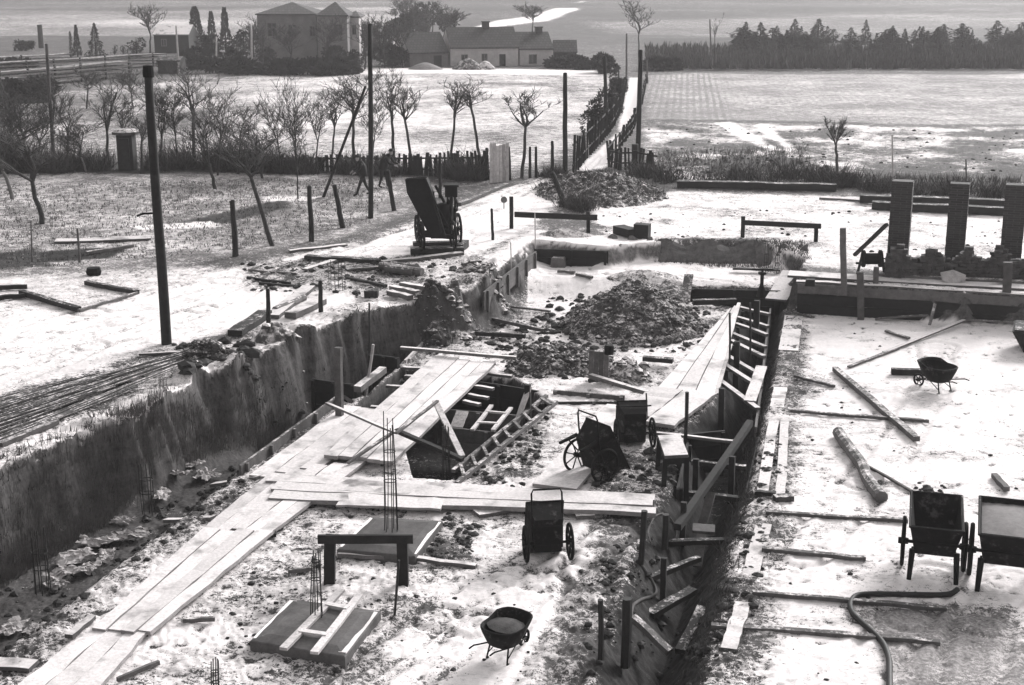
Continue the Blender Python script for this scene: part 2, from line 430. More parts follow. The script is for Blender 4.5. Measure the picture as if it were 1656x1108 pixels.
paint([(985, 740), (1100, 720), (1110, 800), (1030, 812), (960, 790)], .40, .05, 2.4, z=0, fe=.25)
paint([(730, 760), (850, 690), (900, 660), (850, 790), (770, 795)], .55, .06, 2.0, z=0, fe=.2)
paint([(855, 792), (985, 650), (1040, 660), (940, 795)], .93, .1, .4, z=0, fe=.2)
paint([(740, 500), (900, 505), (880, 560), (680, 575), (690, 540)], .55, .06, 1.8, z=0, fe=.3)
paint([(1030, 470), (1150, 480), (1190, 500), (1150, 520), (1120, 560), (1060, 520)], .6, .06, 1.6, z=0, fe=.3)
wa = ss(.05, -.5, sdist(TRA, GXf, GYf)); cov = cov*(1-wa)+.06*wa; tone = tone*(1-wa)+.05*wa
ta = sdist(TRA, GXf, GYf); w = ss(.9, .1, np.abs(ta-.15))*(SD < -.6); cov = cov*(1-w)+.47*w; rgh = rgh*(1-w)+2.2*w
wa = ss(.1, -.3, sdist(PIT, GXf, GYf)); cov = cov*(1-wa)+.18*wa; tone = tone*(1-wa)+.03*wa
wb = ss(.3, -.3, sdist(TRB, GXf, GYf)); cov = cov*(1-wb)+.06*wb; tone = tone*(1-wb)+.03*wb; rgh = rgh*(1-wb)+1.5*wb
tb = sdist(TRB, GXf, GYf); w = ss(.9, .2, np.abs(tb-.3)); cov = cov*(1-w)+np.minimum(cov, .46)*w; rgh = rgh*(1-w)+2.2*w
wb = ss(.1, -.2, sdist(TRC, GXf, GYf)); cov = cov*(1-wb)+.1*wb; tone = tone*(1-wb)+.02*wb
paint([(1395, 985), (1640, 985), (1700, 1150), (1440, 1120)], .24, .2, .4, z=0, fe=.4)

def blotch(pts, z, amp, sx, sy, seed, fe=1.):
    wz = ss(fe, -fe, sdist([ZP(p[0], p[1], z) for p in pts], GXf, GYf)); ca, sa = math.cos(R(20)), math.sin(R(20)); U = GXf*ca-GYf*sa; V = GXf*sa+GYf*ca
    cov[:] += amp*2*wz*fbm(U/sx, V/sy, seed, 5, .62)
blotch([(1043, 198), (1900, 208), (1900, 305), (1045, 305)], .95, .75, 2.2, 2.6, 201); blotch([(-400, 272), (440, 276), (700, 300), (640, 352), (380, 414), (-400, 520)], 1.1, .26, 1.6, 1.8, 202)
blotch([(-400, 118), (330, 112), (1010, 124), (925, 255), (640, 278), (-400, 290)], 1.0, .30, 3.5, 5., 203); blotch([(1043, 122), (1900, 118), (1900, 206), (1046, 193)], .95, .2, 6, 5, 204); blotch([(940, 330), (1900, 320), (1900, 450), (980, 395)], .95, .42, 1.6, 1.6, 205)
blotch([(-300, 640), (180, 590), (520, 405), (860, 290), (990, 262), (860, 395), (590, 512), (0, 765), (-300, 930)], 1.1, .3, 1.1, 1.1, 206, .3)
wz = ss(185, 220, GYf); cov += wz*(-.10+.5*fbm(GXf/34, GYf/16, 207, 4))*(cov < .7)
wz = ss(.3, -.3, SD); cov += wz*.6*fbm(GXf/1.3, GYf/1.0, 208, 4)
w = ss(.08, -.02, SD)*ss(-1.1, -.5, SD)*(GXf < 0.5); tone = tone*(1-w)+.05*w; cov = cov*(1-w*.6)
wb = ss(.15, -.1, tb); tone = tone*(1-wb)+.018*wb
fur = ss(.5, -.5, sdist([ZP(*p, .95) for p in ((1043, 121), (1150, 119), (1190, 196), (1046, 192))], GXf, GYf))
fur2 = ss(.5, -.5, sdist([ZP(*p, .95) for p in ((1120, 119), (1900, 118), (1900, 206), (1160, 196))], GXf, GYf))
nz = .042*fbm(GXf/.9, GYf/.9, 3, 4, .6)+.026*fbm(GXf/.28, GYf/.28, 9, 3, .6)+.02*(vn(GXf/.07, GYf/.07, 4)-.5)
Hf = Hs+nz*rgh*1.5*np.clip(1-(GYf-60)/200, .2, 1)
Hf += .12*fbm(GXf/2.2, GYf/2.2, 21, 3)*(.3+.5*(SD > 0))*ss(1., .3, 1/rgh-.3)
# cart ruts and footprints
def ruts(pts, z, off=(-.45, .45), wd=.09, dep=.045, dc=.22):
    P = [ZP(p[0], p[1], z) for p in pts]; x = np.array([p.x for p in P]); y = np.array([p.y for p in P])
    m = (GXf > x.min()-1.5) & (GXf < x.max()+1.5) & (GYf > y.min()-1.5) & (GYf < y.max()+1.5); X = GXf[m]+.12*fbm(GXf[m]/1.7, GYf[m]/1.7, 61, 2)*4; Y = GYf[m]; best = np.full(X.shape, 9.)
    for i in range(len(P)-1):
        ex, ey = x[i+1]-x[i], y[i+1]-y[i]; L2 = ex*ex+ey*ey; L = math.sqrt(L2); t_ = np.clip(((X-x[i])*ex+(Y-y[i])*ey)/L2, 0, 1); d = ((X-x[i])*ey-(Y-y[i])*ex)/L; e = np.hypot(X-x[i]-t_*ex, Y-y[i]-t_*ey)
        d = np.where(np.abs(e-np.abs(d)) < 1e-3, d, np.sign(d)*e)
        for o in off: best = np.minimum(best, np.abs(d-o))
    g = np.exp(-(best/wd)**2)*(.4+.6*vn(X/1.1, Y/1.1, 71)); Hf[m] -= dep*g; Hf[m] += dep*.5*np.exp(-((best-wd*2)/wd)**2); cov[m] -= dc*g
ruts([(-60, 640), (150, 560), (330, 500), (520, 420), (700, 362), (850, 305), (940, 270), (1005, 210)], 1.1)
ruts([(-60, 560), (150, 505), (360, 455), (560, 395), (720, 340), (860, 296), (945, 266), (1010, 190)], 1.1)
ruts([(-60, 600), (200, 520), (420, 462), (640, 385), (800, 330)], 1.1, (-.5, .5), .12, .03, .12)
ruts([(560, 1120), (700, 1000), (830, 930), (890, 900)], 0); ruts([(640, 1120), (760, 1010), (880, 940), (1000, 860)], 0); ruts([(880, 1120), (940, 1000), (960, 900), (1000, 850)], 0)
ruts([(1360, 1120), (1470, 1000), (1510, 930)], 0, dc=-.1); ruts([(1560, 1120), (1600, 1010), (1640, 930)], 0, dc=-.1); ruts([(1300, 900), (1400, 780), (1500, 640), (1520, 560)], 0, dc=.1); ruts([(1180, 460), (1000, 440), (880, 440)], .42)
def prints(cell, seed, prob, dep, dc):
    cx_ = np.floor(GXf/cell).astype(np.int64); cy_ = np.floor(GYf/cell).astype(np.int64); on = h2(cx_, cy_, seed) < prob*(SD < .5)+prob*.5*((SD > 0) & (cov > .75))
    ox = (cx_+.3+.4*h2(cx_, cy_, seed+1))*cell; oy = (cy_+.3+.4*h2(cx_, cy_, seed+2))*cell; a = h2(cx_, cy_, seed+3)*3.14
    u = (GXf-ox)*np.cos(a)+(GYf-oy)*np.sin(a); v_ = -(GXf-ox)*np.sin(a)+(GYf-oy)*np.cos(a); g = np.exp(-((u/.13)**2+(v_/.06)**2)**1.5)*on*(GYf < 60)
    Hf[:] -= dep*g; cov[:] -= dc*g
prints(.42, 81, .25, .018, .2); prints(.6, 91, .3, .022, .3); prints(.9, 95, .3, .025, .35)
me = bpy.data.meshes.new('ground'); nr, nc = GX.shape
me.vertices.add(nr*nc); me.vertices.foreach_set('co', np.stack([GXf, GYf, Hf], 1).astype(np.float32).ravel())
i = np.arange(nr*nc).reshape(nr, nc)
q = np.stack([i[:-1, :-1], i[:-1, 1:], i[1:, 1:], i[1:, :-1]], -1).reshape(-1, 4)
me.loops.add(q.size); me.loops.foreach_set('vertex_index', q.ravel().astype(np.int32))
me.polygons.add(len(q)); me.polygons.foreach_set('loop_start', (np.arange(len(q))*4).astype(np.int32))
me.polygons.foreach_set('use_smooth', np.ones(len(q), bool))
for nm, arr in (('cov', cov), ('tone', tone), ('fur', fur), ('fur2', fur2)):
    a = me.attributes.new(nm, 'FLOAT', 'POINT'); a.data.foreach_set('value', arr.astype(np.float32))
me.update(calc_edges=True)
ground = bpy.data.objects.new('ground', me); COL.objects.link(ground); tag(ground, 'snow patched ground of the building site and the fields round it', 'ground', kind='structure')

t = NT('ground_snow_and_earth')
geo = t.n('ShaderNodeNewGeometry'); pos = geo.outputs['Position']
at = lambda n: t.n('ShaderNodeAttribute', attribute_name=n).outputs['Fac']
nz_ = t.n('ShaderNodeSeparateXYZ', {0: geo.outputs['Normal']}).outputs[2]
n1 = t.noise(pos, .55, 5, .6); n2 = t.noise(pos, 2.6, 6, .65); n3 = t.noise(pos, 14., 5, .7); n4 = t.noise(pos, 46., 3, .7)
mpa = t.n('ShaderNodeMapping', {'Vector': pos, 'Rotation': (0, 0, R(20)), 'Scale': (1.6, 6.5, 3)}); n5 = t.noise(mpa.outputs[0], 1.5, 5, .7)
nn = t.math('ADD', t.math('ADD', t.math('MULTIPLY', n1, .10), t.math('MULTIPLY', n2, .22)), t.math('ADD', t.math('ADD', t.math('MULTIPLY', n3, .32), t.math('MULTIPLY', n5, .16)), t.math('MULTIPLY', n4, .22)))
v = t.math('ADD', at('cov'), t.math('MULTIPLY', t.math('SUBTRACT', nn, .51), 4.6))
mask = t.mr(v, .43, .57)
mask = t.math('MULTIPLY', mask, t.mr(nz_, .50, .82))
# furrows: rows of bare earth across the ploughed strip
mpf = t.n('ShaderNodeMapping', {'Vector': pos, 'Rotation': (0, 0, R(7))})
wv = t.n('ShaderNodeTexWave', {'Vector': mpf.outputs[0], 'Scale': .62, 'Distortion': 1.2, 'Detail': 2}, wave_type='BANDS', bands_direction='X').outputs['Fac']
furm = t.math('MULTIPLY', t.mr(wv, .35, .8), t.math('ADD', t.math('MULTIPLY', at('fur'), .62), t.math('MULTIPLY', at('fur2'), .16)))
mask = t.math('MULTIPLY', mask, t.math('SUBTRACT', 1., furm))
st = t.n('ShaderNodeMapping', {'Vector': pos, 'Scale': (9, 9, 1.2)})
ns = t.noise(st.outputs[0], 1.6, 4, .6)
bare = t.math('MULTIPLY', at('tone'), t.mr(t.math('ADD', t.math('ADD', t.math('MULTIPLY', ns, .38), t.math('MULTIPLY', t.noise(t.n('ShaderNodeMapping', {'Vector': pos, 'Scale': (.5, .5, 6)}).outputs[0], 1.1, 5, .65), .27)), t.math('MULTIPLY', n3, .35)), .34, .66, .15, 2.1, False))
snowv = t.mr(t.math('ADD', t.math('MULTIPLY', n2, .4), t.math('MULTIPLY', n4, .6)), .3, .7, .62, .84, False)
mpd = t.n('ShaderNodeMapping', {'Vector': pos, 'Location': (31, 17, 5), 'Rotation': (0, 0, R(20)), 'Scale': (1, 2.2, 1)})
nd = t.math('ADD', t.math('MULTIPLY', t.noise(mpd.outputs[0], 1.1, 7, .7), .6), t.math('MULTIPLY', t.noise(mpd.outputs[0], 7., 4, .7), .4))
dirt = t.mr(t.math('ADD', nd, t.math('MULTIPLY', t.math('SUBTRACT', .78, at('cov')), .42)), .48, .68, 0., .42)
snowv = t.math('MULTIPLY', snowv, t.math('SUBTRACT', 1., dirt))
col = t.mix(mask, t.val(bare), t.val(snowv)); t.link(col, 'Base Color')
t.b.inputs['Roughness'].default_value = .9; t.b.inputs['Specular IOR Level'].default_value = .15
t.bump(t.math('ADD', t.math('MULTIPLY', n3, .7), t.math('ADD', t.math('MULTIPLY', n4, .35), t.math('MULTIPLY', mask, .4))), .42, .03)
me.materials.append(t.m)
def ZN(x, y): return HZ(x, y)

# ------------------------------------------------------------------ light and air
w = bpy.data.worlds.new('World'); S.world = w; w.use_nodes = True
nt = w.node_tree; bg = nt.nodes['Background']
sky = nt.nodes.new('ShaderNodeTexSky'); sky.sky_type = 'NISHITA'; sky.sun_disc = False
SUN_EL, SUN_AZ = 27, 38          # degrees above the horizon; degrees right of the view axis
sky.sun_elevation = R(SUN_EL); sky.sun_rotation = R(SUN_AZ); sky.dust_density = 3
hs = nt.nodes.new('ShaderNodeHueSaturation'); hs.inputs['Saturation'].default_value = 0.
nt.links.new(sky.outputs[0], hs.inputs['Color']); nt.links.new(hs.outputs[0], bg.inputs[0]); bg.inputs[1].default_value = .13
sl = bpy.data.lights.new('sun', 'SUN'); sl.energy = 2.4; sl.angle = R(15); sl.color = (1, .985, .98)
so = bpy.data.objects.new('sun', sl); COL.objects.link(so)
dv = Vector((math.sin(R(SUN_AZ))*math.cos(R(SUN_EL)), math.cos(R(SUN_AZ))*math.cos(R(SUN_EL)), math.sin(R(SUN_EL))))
so.rotation_euler = dv.to_track_quat('Z', 'Y').to_euler()
S.view_settings.view_transform = 'Standard'; S.view_settings.look = 'None'; S.view_settings.gamma = 1; S.view_settings.exposure = .86
HAZE = True
if HAZE:
    hb = MB().abox(-1300, 1300, -6, 1040, -5, 75)
    hm = bpy.data.materials.new('haze_air'); hm.use_nodes = True; n = hm.node_tree; n.nodes.clear()
    oo = n.nodes.new('ShaderNodeOutputMaterial'); pv = n.nodes.new('ShaderNodeVolumePrincipled')
    pv.inputs['Density'].default_value = .0005; pv.inputs['Color'].default_value = (.93, .9, .91, 1); pv.inputs['Anisotropy'].default_value = .2
    n.links.new(pv.outputs[0], oo.inputs['Volume'])
    ho = hb.build('haze', hm); tag(ho, 'thin winter haze over the fields', 'haze', kind='stuff')
# ------------------------------------------------------------------ poles and posts
def round_post(name, label, cat, base, top, r, m='wood_dark', r2=None, group=None, sink=.2, k=9):
    base = Vector(base); top = Vector(top)
    n = 6; pts = [base-(top-base).normalized()*sink]+[base.lerp(top, i/n)+Vector((random.uniform(-1, 1), random.uniform(-1, 1), 0))*r*.12 for i in range(0, n+1)]
    rr = [r*1.05]+[r+((r2 or r*.8)-r)*i/n for i in range(n+1)]
    mb = MB().tube(pts, rr, k); d = (top-base).normalized(); mb.tube([top, top+d*r*.35], [rr[-1], rr[-1]*.6], k)
    return mb
def post(label, bx, by, tx, ty, wpx=8, cat='post', name='fence_post', m='wood_dark', group=None, square=False, z=None, dy=0):
    b = G(bx, by) if z is None else ZP(bx, by, z)
    t_ = PY(tx, ty, b.y+dy); dist = (b-Vector((0, 0, CAMZ))).length
    r = wpx*dist/F/2
    if square:
        mb = MB().beam(b-(t_-b).normalized()*.2, t_, 2*r, 1.6*r, side=(.94, -.34, 0), jit=.006, n=4)
    else: mb = round_post(name, label, cat, b, t_, r)
    return solo(name, label, cat, mb, M[m], b, group)

def utility_pole(label, bx, by, tx, ty, wpx, group='telegraph poles', fit=True, m='wood_dark'):
    b = G(bx, by); t_ = PY(tx, ty, b.y); dist = (b-Vector((0, 0, CAMZ))).length; r = wpx*dist/F/2
    root = thing('utility_pole', label, 'pole', b, group)
    part(round_post('', '', '', b, t_, r*1.08, r2=r*.85, sink=.4, k=12), 'pole', M[m], root, True)
    return root, b, t_, r
P1, b1, t1, r1 = utility_pole('tall thick black telegraph pole nearest the camera, standing at the trench edge', 270, 556, 240, 118, 15)
mb = MB(); p = PY(249, 345, b1.y); mb.tube([p, p+Vector((-.25, -.05, .0)), p+Vector((-.42, -.05, -.06))], .03, 6); part(mb, 'climbing_bracket', M['iron'], P1)
mb = MB().lathe([(0, .3), (r1*1.0, .28), (r1*1.15, .1), (r1*1.1, 0)], t1-Vector((0, 0, .1)), 12); part(mb, 'pole_cap', M['iron'], P1)
P2, b2, t2, r2 = utility_pole('slender tall telegraph pole with a diagonal prop beside the meadow fence', 600, 353, 598.5, 40, 8)
pb = G(523, 319); mb = MB().tube([pb-Vector((0, 0, .2)), pb, PY(591, 140, b2.y)], [.065, .065, .05], 8)
part(mb, 'diagonal_prop', M['wood_dark'], P2)
utility_pole('dark telegraph pole at the near end of the picket fence along the path', 914, 286, 914, 119, 8)
utility_pole('thin dark telegraph pole beside the hedge halfway along the snowy path', 980, 219, 978, 92, 6)
P5, b5, t5, r5 = utility_pole('telegraph pole right of the path, a stub post bound to its foot', 1031, 263, 1036, 82, 8)
sb = G(1027, 268); part(MB().tube([sb, PY(1027, 233, sb.y)], .17, 8), 'stub_post', M['wood_dark'], P5)
utility_pole('far pale thin telegraph pole at the top end of the path', 1013, 131, 1013.5, 55, 3.2, m='wood')
utility_pole('tiny short pole at the far right edge of the path before the hedge', 1047, 135, 1046, 98, 3, m='wood')
utility_pole('slim tall pole rising behind the old apple tree on the far left', 88, 268, 75, 72, 5.5, m='wood')
utility_pole('pale leaning pole in front of the snow roofed hut', 289, 119, 285, 42, 3.2, m='wood_pale')
utility_pole('short pale pole in the hedge left of the villa', 350, 116, 350, 60, 2.8, m='wood_pale')
utility_pole('pale pole at the left corner of the villa garden', 408, 118, 406, 40, 3.4, m='wood_pale')
utility_pole('thin grey pole alone before the dark tree row on the right', 1151, 112, 1148, 32, 2.6, m='wood')

FG = 'road fence posts'
post('thick upright black fence post second right of the nearest telegraph pole', 381, 415, 376, 325, 10, group=FG)
post('upright black fence post between two leaning posts left of the mixer', 504, 391, 500, 302, 9, group=FG)
post('black fence post leaning left, nearest left of the slender propped pole', 554, 369, 541, 300, 9, group=FG)
post('leaning fence post beside the standing workers', 637, 341, 627, 276, 8, group=FG)
post('dark post standing behind the concrete mixer', 712, 320, 711, 253, 6, group=FG)
post('short dark round post nearest the trench, left of the stacked boards', 435, 536, 433, 468, 8, group='short posts by the trench')
post('short dark post at the end of the tarred box boards', 519, 504, 518, 455, 8, group='short posts by the trench')
post('thin crooked stake beside the pale plank slab in the meadow', 129, 425, 125, 370, 4, name='stake', cat='stake', m='wood')
post('very thin stake left of the meadow hollow', 52, 424, 50, 358, 2.5, name='stake', cat='stake', m='wood')
post('leaning black post stuck in the grassy mound by the road', 914, 333, 893, 280, 10, name='fence_post', group=FG)
post('short dark stake between the mixer and the profile board', 797, 388, 795, 338, 5, name='stake', cat='stake')
post('thin pale ranging rod in front of the dark retaining board', 827, 440, 826, 392, 2.2, name='stake', cat='stake', m='wood_pale')
post('thin pale rod standing at the corner of the snowy terrace', 866, 418, 865, 345, 2.2, name='stake', cat='stake', m='wood_pale')
post('dark gate post left of the pale plank panel', 789, 291, 787, 240, 6, group='garden fence posts')
post('dark gate post right of the pale plank panel', 825, 291, 823, 238, 5, group='garden fence posts')
post('left one of two close dark posts by the last garden tree', 857, 288, 857, 238, 5, group='garden fence posts')
post('right one of two close dark posts by the last garden tree', 867, 287, 867, 238, 5, group='garden fence posts')
post('single tall dark post just before the path fence', 894, 280, 893, 229, 6, group='garden fence posts')
post('pale thin stake right of the bramble bush in the allotments', 1444, 300, 1443, 218, 3, name='stake', cat='stake', m='wood_pale')
post('faint thin stake among the allotments on the right', 1563, 300, 1562, 258, 2.5, name='stake', cat='stake', m='wood')

# ------------------------------------------------------------------ fences
def fence(label, pts, top, n, wpx, seed, name='picket_fence'):
    """pts: base pixels; top: matching top rows; separate pickets plus two rails"""
    rnd = random.Random(seed); base = [G(*p) for p in pts]
    hts = [upto(b, y) for b, y in zip(base, top)]
    seg = [(base[i+1]-base[i]).length for i in range(len(base)-1)]; L = sum(seg)
    def at(s):
        for i, l in enumerate(seg):
            if s <= l or i == len(seg)-1:
                q = min(1, s/l); p = base[i].lerp(base[i+1], q); return Vector((p.x, p.y, HZ(p.x, p.y))), hts[i]+(hts[i+1]-hts[i])*q
            s -= l
    root = thing(name, label, 'fence', base[0])
    for i in range(n):
        p, h = at(L*(i+.5)/n+rnd.uniform(-.3, .3)*L/n); h *= rnd.uniform(.78, 1.06)
        d = Vector((rnd.uniform(-.12, .12), rnd.uniform(-.12, .12), h)); w = wpx*rnd.uniform(.6, 1.3)
        mb = MB().beam(p-Vector((0, 0, .1)), p+d, w, w*.5, side=(1, 0, 0), jit=.01, n=2); part(mb, 'picket', M['wood_dark'], root)
    for q in (.3, .78):
        mb = MB()
        for i in range(len(base)-1):
            a = base[i]+Vector((0, 0.05, hts[i]*q)); b = base[i+1]+Vector((0, .05, hts[i+1]*q)); mb.beam(a, b, .05, .08)
        part(mb, 'rail', M['wood_dark'], root)
    return root
fence('dark tall paling fence along the left side of the snowy path', [(926, 288), (945, 262), (972, 232), (993, 205), (1006, 172), (1012, 140)], [220, 205, 180, 160, 142, 122], 58, .13, 1)
fence('dark picket fence along the right side of the snowy path', [(982, 268), (1000, 243), (1022, 216), (1034, 185), (1042, 150), (1045, 128)], [232, 212, 190, 165, 135, 118], 54, .11, 2)
fence('short rough paling turning right from the path fence end', [(984, 270), (1000, 275), (1030, 272), (1062, 278)], [236, 240, 240, 246], 16, .12, 3)
fence('ragged garden paling of dark stakes behind the concrete mixer', [(640, 281), (690, 285), (740, 289), (787, 292)], [250, 248, 246, 244], 46, .13, 4)
fence('ragged dark garden paling behind the workers', [(430, 277), (500, 277), (570, 278), (640, 281)], [248, 252, 250, 250], 52, .12, 5)
# pale plank gate
a, b = G(792, 296), G(823, 294); root = thing('plank_gate', 'pale upright plank gate panel between two dark posts in the garden fence', 'gate', (a+b)/2)
ht = upto(a, 232)
for i in range(6):
    p = a.lerp(b, (i+.5)/6); mb = MB().beam(p, p+Vector((0, 0, ht*random.uniform(.9, 1.02))), (b-a).length/6*.92, .03, side=(b-a), jit=.008, n=3); part(mb, 'plank', M['wood_pale'], root)
for q in (.25, .75): part(MB().beam(a+Vector((0, .05, ht*q)), b+Vector((0, .05, ht*q)), .04, .1), 'rail', M['wood'], root)

# ------------------------------------------------------------------ bare trees
def tree(label, bx, by, fx, fy, ty, cw, wpx=6, seed=0, dens=1., cat='tree', name='bare_tree', pale=False, group='bare trees', fan=False):
    """base pixel, fork pixel, top row, crown width in pixels"""
    rnd = random.Random(seed*31+5); b = G(bx, by); d0 = (b-Vector((0, 0, CAMZ))).length; px = d0/F
    fk = PY(fx, fy, b.y); H = upto(b, ty); r = wpx*px/2*.66; cwid = cw*px/2
    root = thing(name, label, cat, b, group)
    mb = MB(); n = 5; pts = [b-Vector((0, 0, .2))]
    for i in range(n+1):
        q = i/n; pts.append(b.lerp(fk, q)+Vector((rnd.uniform(-1, 1), rnd.uniform(-1, 1), 0))*r*.5*(0 < i < n))
    mb.tube(pts, [r*1.25]+[r*(1.1-.3*i/n) for i in range(n+1)], 8); tr = mb
    cr = MB(); top = b.z+H
    def branch(p, d, L, rad, lv):
        n = 4 if lv < 3 else 3; pts = [p]; q = p.copy(); dd = d.copy()
        for i in range(n):
            dd = (dd+Vector((rnd.gauss(0, .15), rnd.gauss(0, .15), rnd.gauss(.10, .12)))).normalized(); q = q+dd*L/n; pts.append(q.copy())
        cr.tube(pts, [rad*(1-.6*i/n) for i in range(n+1)], 6 if lv < 2 else 4 if lv < 3 else 3, cap=False)
        if lv >= 4: return
        k = rnd.choice((4, 5)) if lv < 3 else rnd.choice((3, 4, 5))
        k = max(1, int(k*dens+rnd.random()))
        for _ in range(k):
            i = rnd.randint(1, n); base = pts[i]; a = rnd.uniform(0, 6.28)
            sd = Vector((math.cos(a), math.sin(a), rnd.uniform(-.1, .5))).normalized()
            nd = (dd*rnd.uniform(.7, 1.)+sd*rnd.uniform(.4, .8)).normalized()
            branch(base, nd, L*rnd.uniform(.45, .72), max(rad*(1-.6*i/n)*.62, .009*max(1, d0/60)), lv+1)
    ch = top-fk.z; k = rnd.choice((2, 3, 4)) if not fan else 9
    if seed % 3 and not fan:
        k = 1; m_ = 7; L0 = fk.copy(); dd = (fk-b).normalized()*.5+Vector((0, 0, .7)); lead = [fk]
        for i in range(m_): dd = (dd+Vector((rnd.gauss(0, .17), rnd.gauss(0, .17), .12))).normalized(); lead.append(lead[-1]+dd*ch/m_)
        cr.tube(lead, [r*.78*(1-.85*i/m_) for i in range(m_+1)], 6, cap=False)
        for i in range(0, m_):
            for _ in range(2 if i else 1):
                a = rnd.uniform(0, 6.28); q = i/m_; nd = Vector((math.cos(a), math.sin(a), rnd.uniform(.35, 1.1))).normalized(); branch(lead[i].lerp(lead[i+1], rnd.random()), nd, cwid*rnd.uniform(.6, 1.15)*(1-.45*q), r*.42*(1-.6*q), 2)
    for j in range(k):
        a = 2*math.pi*(j+rnd.random()*.6)/k; sp_ = rnd.uniform(.6, 1.)
        tgt = fk+Vector((math.cos(a)*cwid*sp_*.62, math.sin(a)*cwid*sp_*.62, ch*rnd.uniform(.55, .9)))
        branch(fk-Vector((0, 0, 0)), (tgt-fk).normalized(), (tgt-fk).length*.8, r*(.5 if not fan else .35), 1)
    branch(fk, Vector((rnd.uniform(-.1, .1), 0, 1)), ch*.72, r*.7, 1)
    # keep the crown within its height and width
    zs = max(v[2] for v in cr.v); s = min(2.2, max(.4, ch/max(.1, np.percentile([v[2] for v in cr.v], 99)-fk.z)))
    xs = np.array([abs(v[0]-fk.x) for v in cr.v]); s2 = min(1.8, max(.5, cwid/max(.1, np.percentile(xs, 97))))
    cr.v = [(fk.x+(v[0]-fk.x)*s2, fk.y+(v[1]-fk.y)*s2, fk.z+(v[2]-fk.z)*s) for v in cr.v]
    part(tr, 'trunk', M['barkpale' if pale else 'bark'], root, True); part(cr, 'crown', M['twig'], root)
    return root
tree('old apple tree with a leaning trunk and wide dense crown at the far left', 68, 362, 52, 293, 178, 165, 12, 1, 1.25)
tree('pale leaning trunk at the left edge of the photo', 20, 322, 2, 265, 175, 110, 9, 2, 1., pale=True)
tree('leaning pollarded tree right of the thick fence post, its trunk tilting left', 440, 397, 406, 286, 212, 115, 11, 3, 1.)
tree('small tree with a leaning trunk, first right of the nearest telegraph pole', 348, 306, 337, 264, 178, 80, 8, 4, 1.1)
tree('small low tree with a pale trunk right of the old apple tree', 140, 278, 131, 254, 190, 80, 5, 5, 1.2, pale=True)
tree('forked tree with two rising limbs left of the outhouse', 174, 262, 173, 212, 118, 62, 7, 6, .8)
tree('tall forked bare tree just right of the nearest telegraph pole', 315, 271, 313, 190, 96, 85, 9, 7, 1.)
tree('small tree squeezed between the outhouse and the telegraph pole', 228, 280, 229, 230, 190, 46, 6, 8, 1.)
tree('low bushy tree behind the leaning pollarded tree', 424, 288, 421, 250, 196, 80, 6, 9, 1.2)
tree('thin young sapling behind the upright fence post', 482, 322, 481, 270, 205, 40, 3.5, 10, .8)
tree('pale fan shaped willow bush before the white field', 478, 272, 478, 240, 118, 70, 6, 11, 1., fan=True)
tree('slim tree left of the diagonal prop', 536, 258, 541, 205, 135, 52, 5, 12, .9)
tree('tall many branched tree right behind the slender propped pole', 572, 272, 571, 200, 106, 95, 8, 13, 1.1)
tree('left tree of the close pair right of the propped pole', 637, 276, 634, 200, 108, 50, 8, 14, 1.)
tree('right tree of the close pair right of the propped pole', 668, 281, 655, 195, 138, 62, 7, 15, 1.)
tree('slender wavy tree directly behind the mixer hopper', 727, 280, 735, 190, 126, 56, 6.5, 16, .8)
tree('thin tree with an upright trunk left of the pale gate', 776, 254, 762, 175, 130, 62, 7, 17, .9)
tree('last garden tree, round crowned, right of the pale gate', 844, 288, 850, 205, 146, 82, 8, 18, 1.)
tree('tall faint bare tree at the top end of the path', 1033, 92, 1033, 55, -4, 50, 3.5, 19, .9)
tree('bare winter tree left of the snow roofed hut', 243, 86, 243, 55, 8, 44, 4, 20, 1.)
tree('forked thin sapling at the right side before the dark tree row', 1156, 112, 1156, 62, 22, 22, 2.5, 21, .6)
tree('slim dark bare bush tree standing alone in the allotments', 1354, 276, 1352, 235, 190, 34, 7, 22, 1.2)
for i_, a_ in enumerate([(62, 274, 64, 235, 165, 70, 5), (205, 270, 200, 222, 140, 60, 5), (258, 274, 262, 225, 130, 66, 5), (288, 272, 284, 220, 150, 56, 4), (352, 284, 356, 235, 140, 66, 5), (12, 272, 16, 220, 150, 80, 5), (455, 282, 450, 235, 160, 50, 4), (510, 282, 514, 230, 150, 56, 4), (600, 284, 604, 235, 140, 46, 4), (140, 176, 142, 150, 108, 50, 4), (85, 200, 88, 165, 120, 60, 4), (215, 172, 212, 150, 112, 44, 3.5)]):
    tree(['spindly tree between the old apple tree and the slim pole', 'slender tree in the tangle directly left of the outhouse roof', 'slender tree between the outhouse and the thick telegraph pole', 'small tree in the tangle close left of the tall forked tree', 'slim tree in the tangle behind the small leaning tree', 'tangled tree at the extreme left edge by the pale leaning trunk', 'wispy tree just left of the willow bush', 'wispy tree just right of the willow bush', 'wispy tree between the propped pole and the left worker', 'little far tree before the right part of the timber racks', 'little far tree before the black thicket by the racks', 'little far tree at the right end of the timber racks'][i_], *a_, seed=41+i_*3, dens=1.1)
for i_, a_ in enumerate([(425, 112, 425, 85, 30, 50, 3.5), (470, 114, 471, 88, 40, 50, 3.5), (530, 112, 528, 84, 26, 56, 3.5), (590, 112, 592, 84, 24, 56, 4), (622, 110, 620, 80, 30, 56, 4), (652, 110, 650, 84, 34, 44, 3.5), (735, 76, 735, 44, 14, 46, 3), (860, 60, 862, 34, 8, 46, 3)]):
    tree(['bare tree in front of the left end of the villa', 'bare tree in front of the middle of the villa wing', 'bare tree in front of the pointed villa block', 'bare tree right of the villa annex', 'bare tree left of the garden hut by the barn', 'bare tree touching the pale barn gable', 'bare tree behind the left end of the white cottage', 'bare tree behind the chimney of the small cottage'][i_], *a_, seed=82+i_*3, dens=1.2)
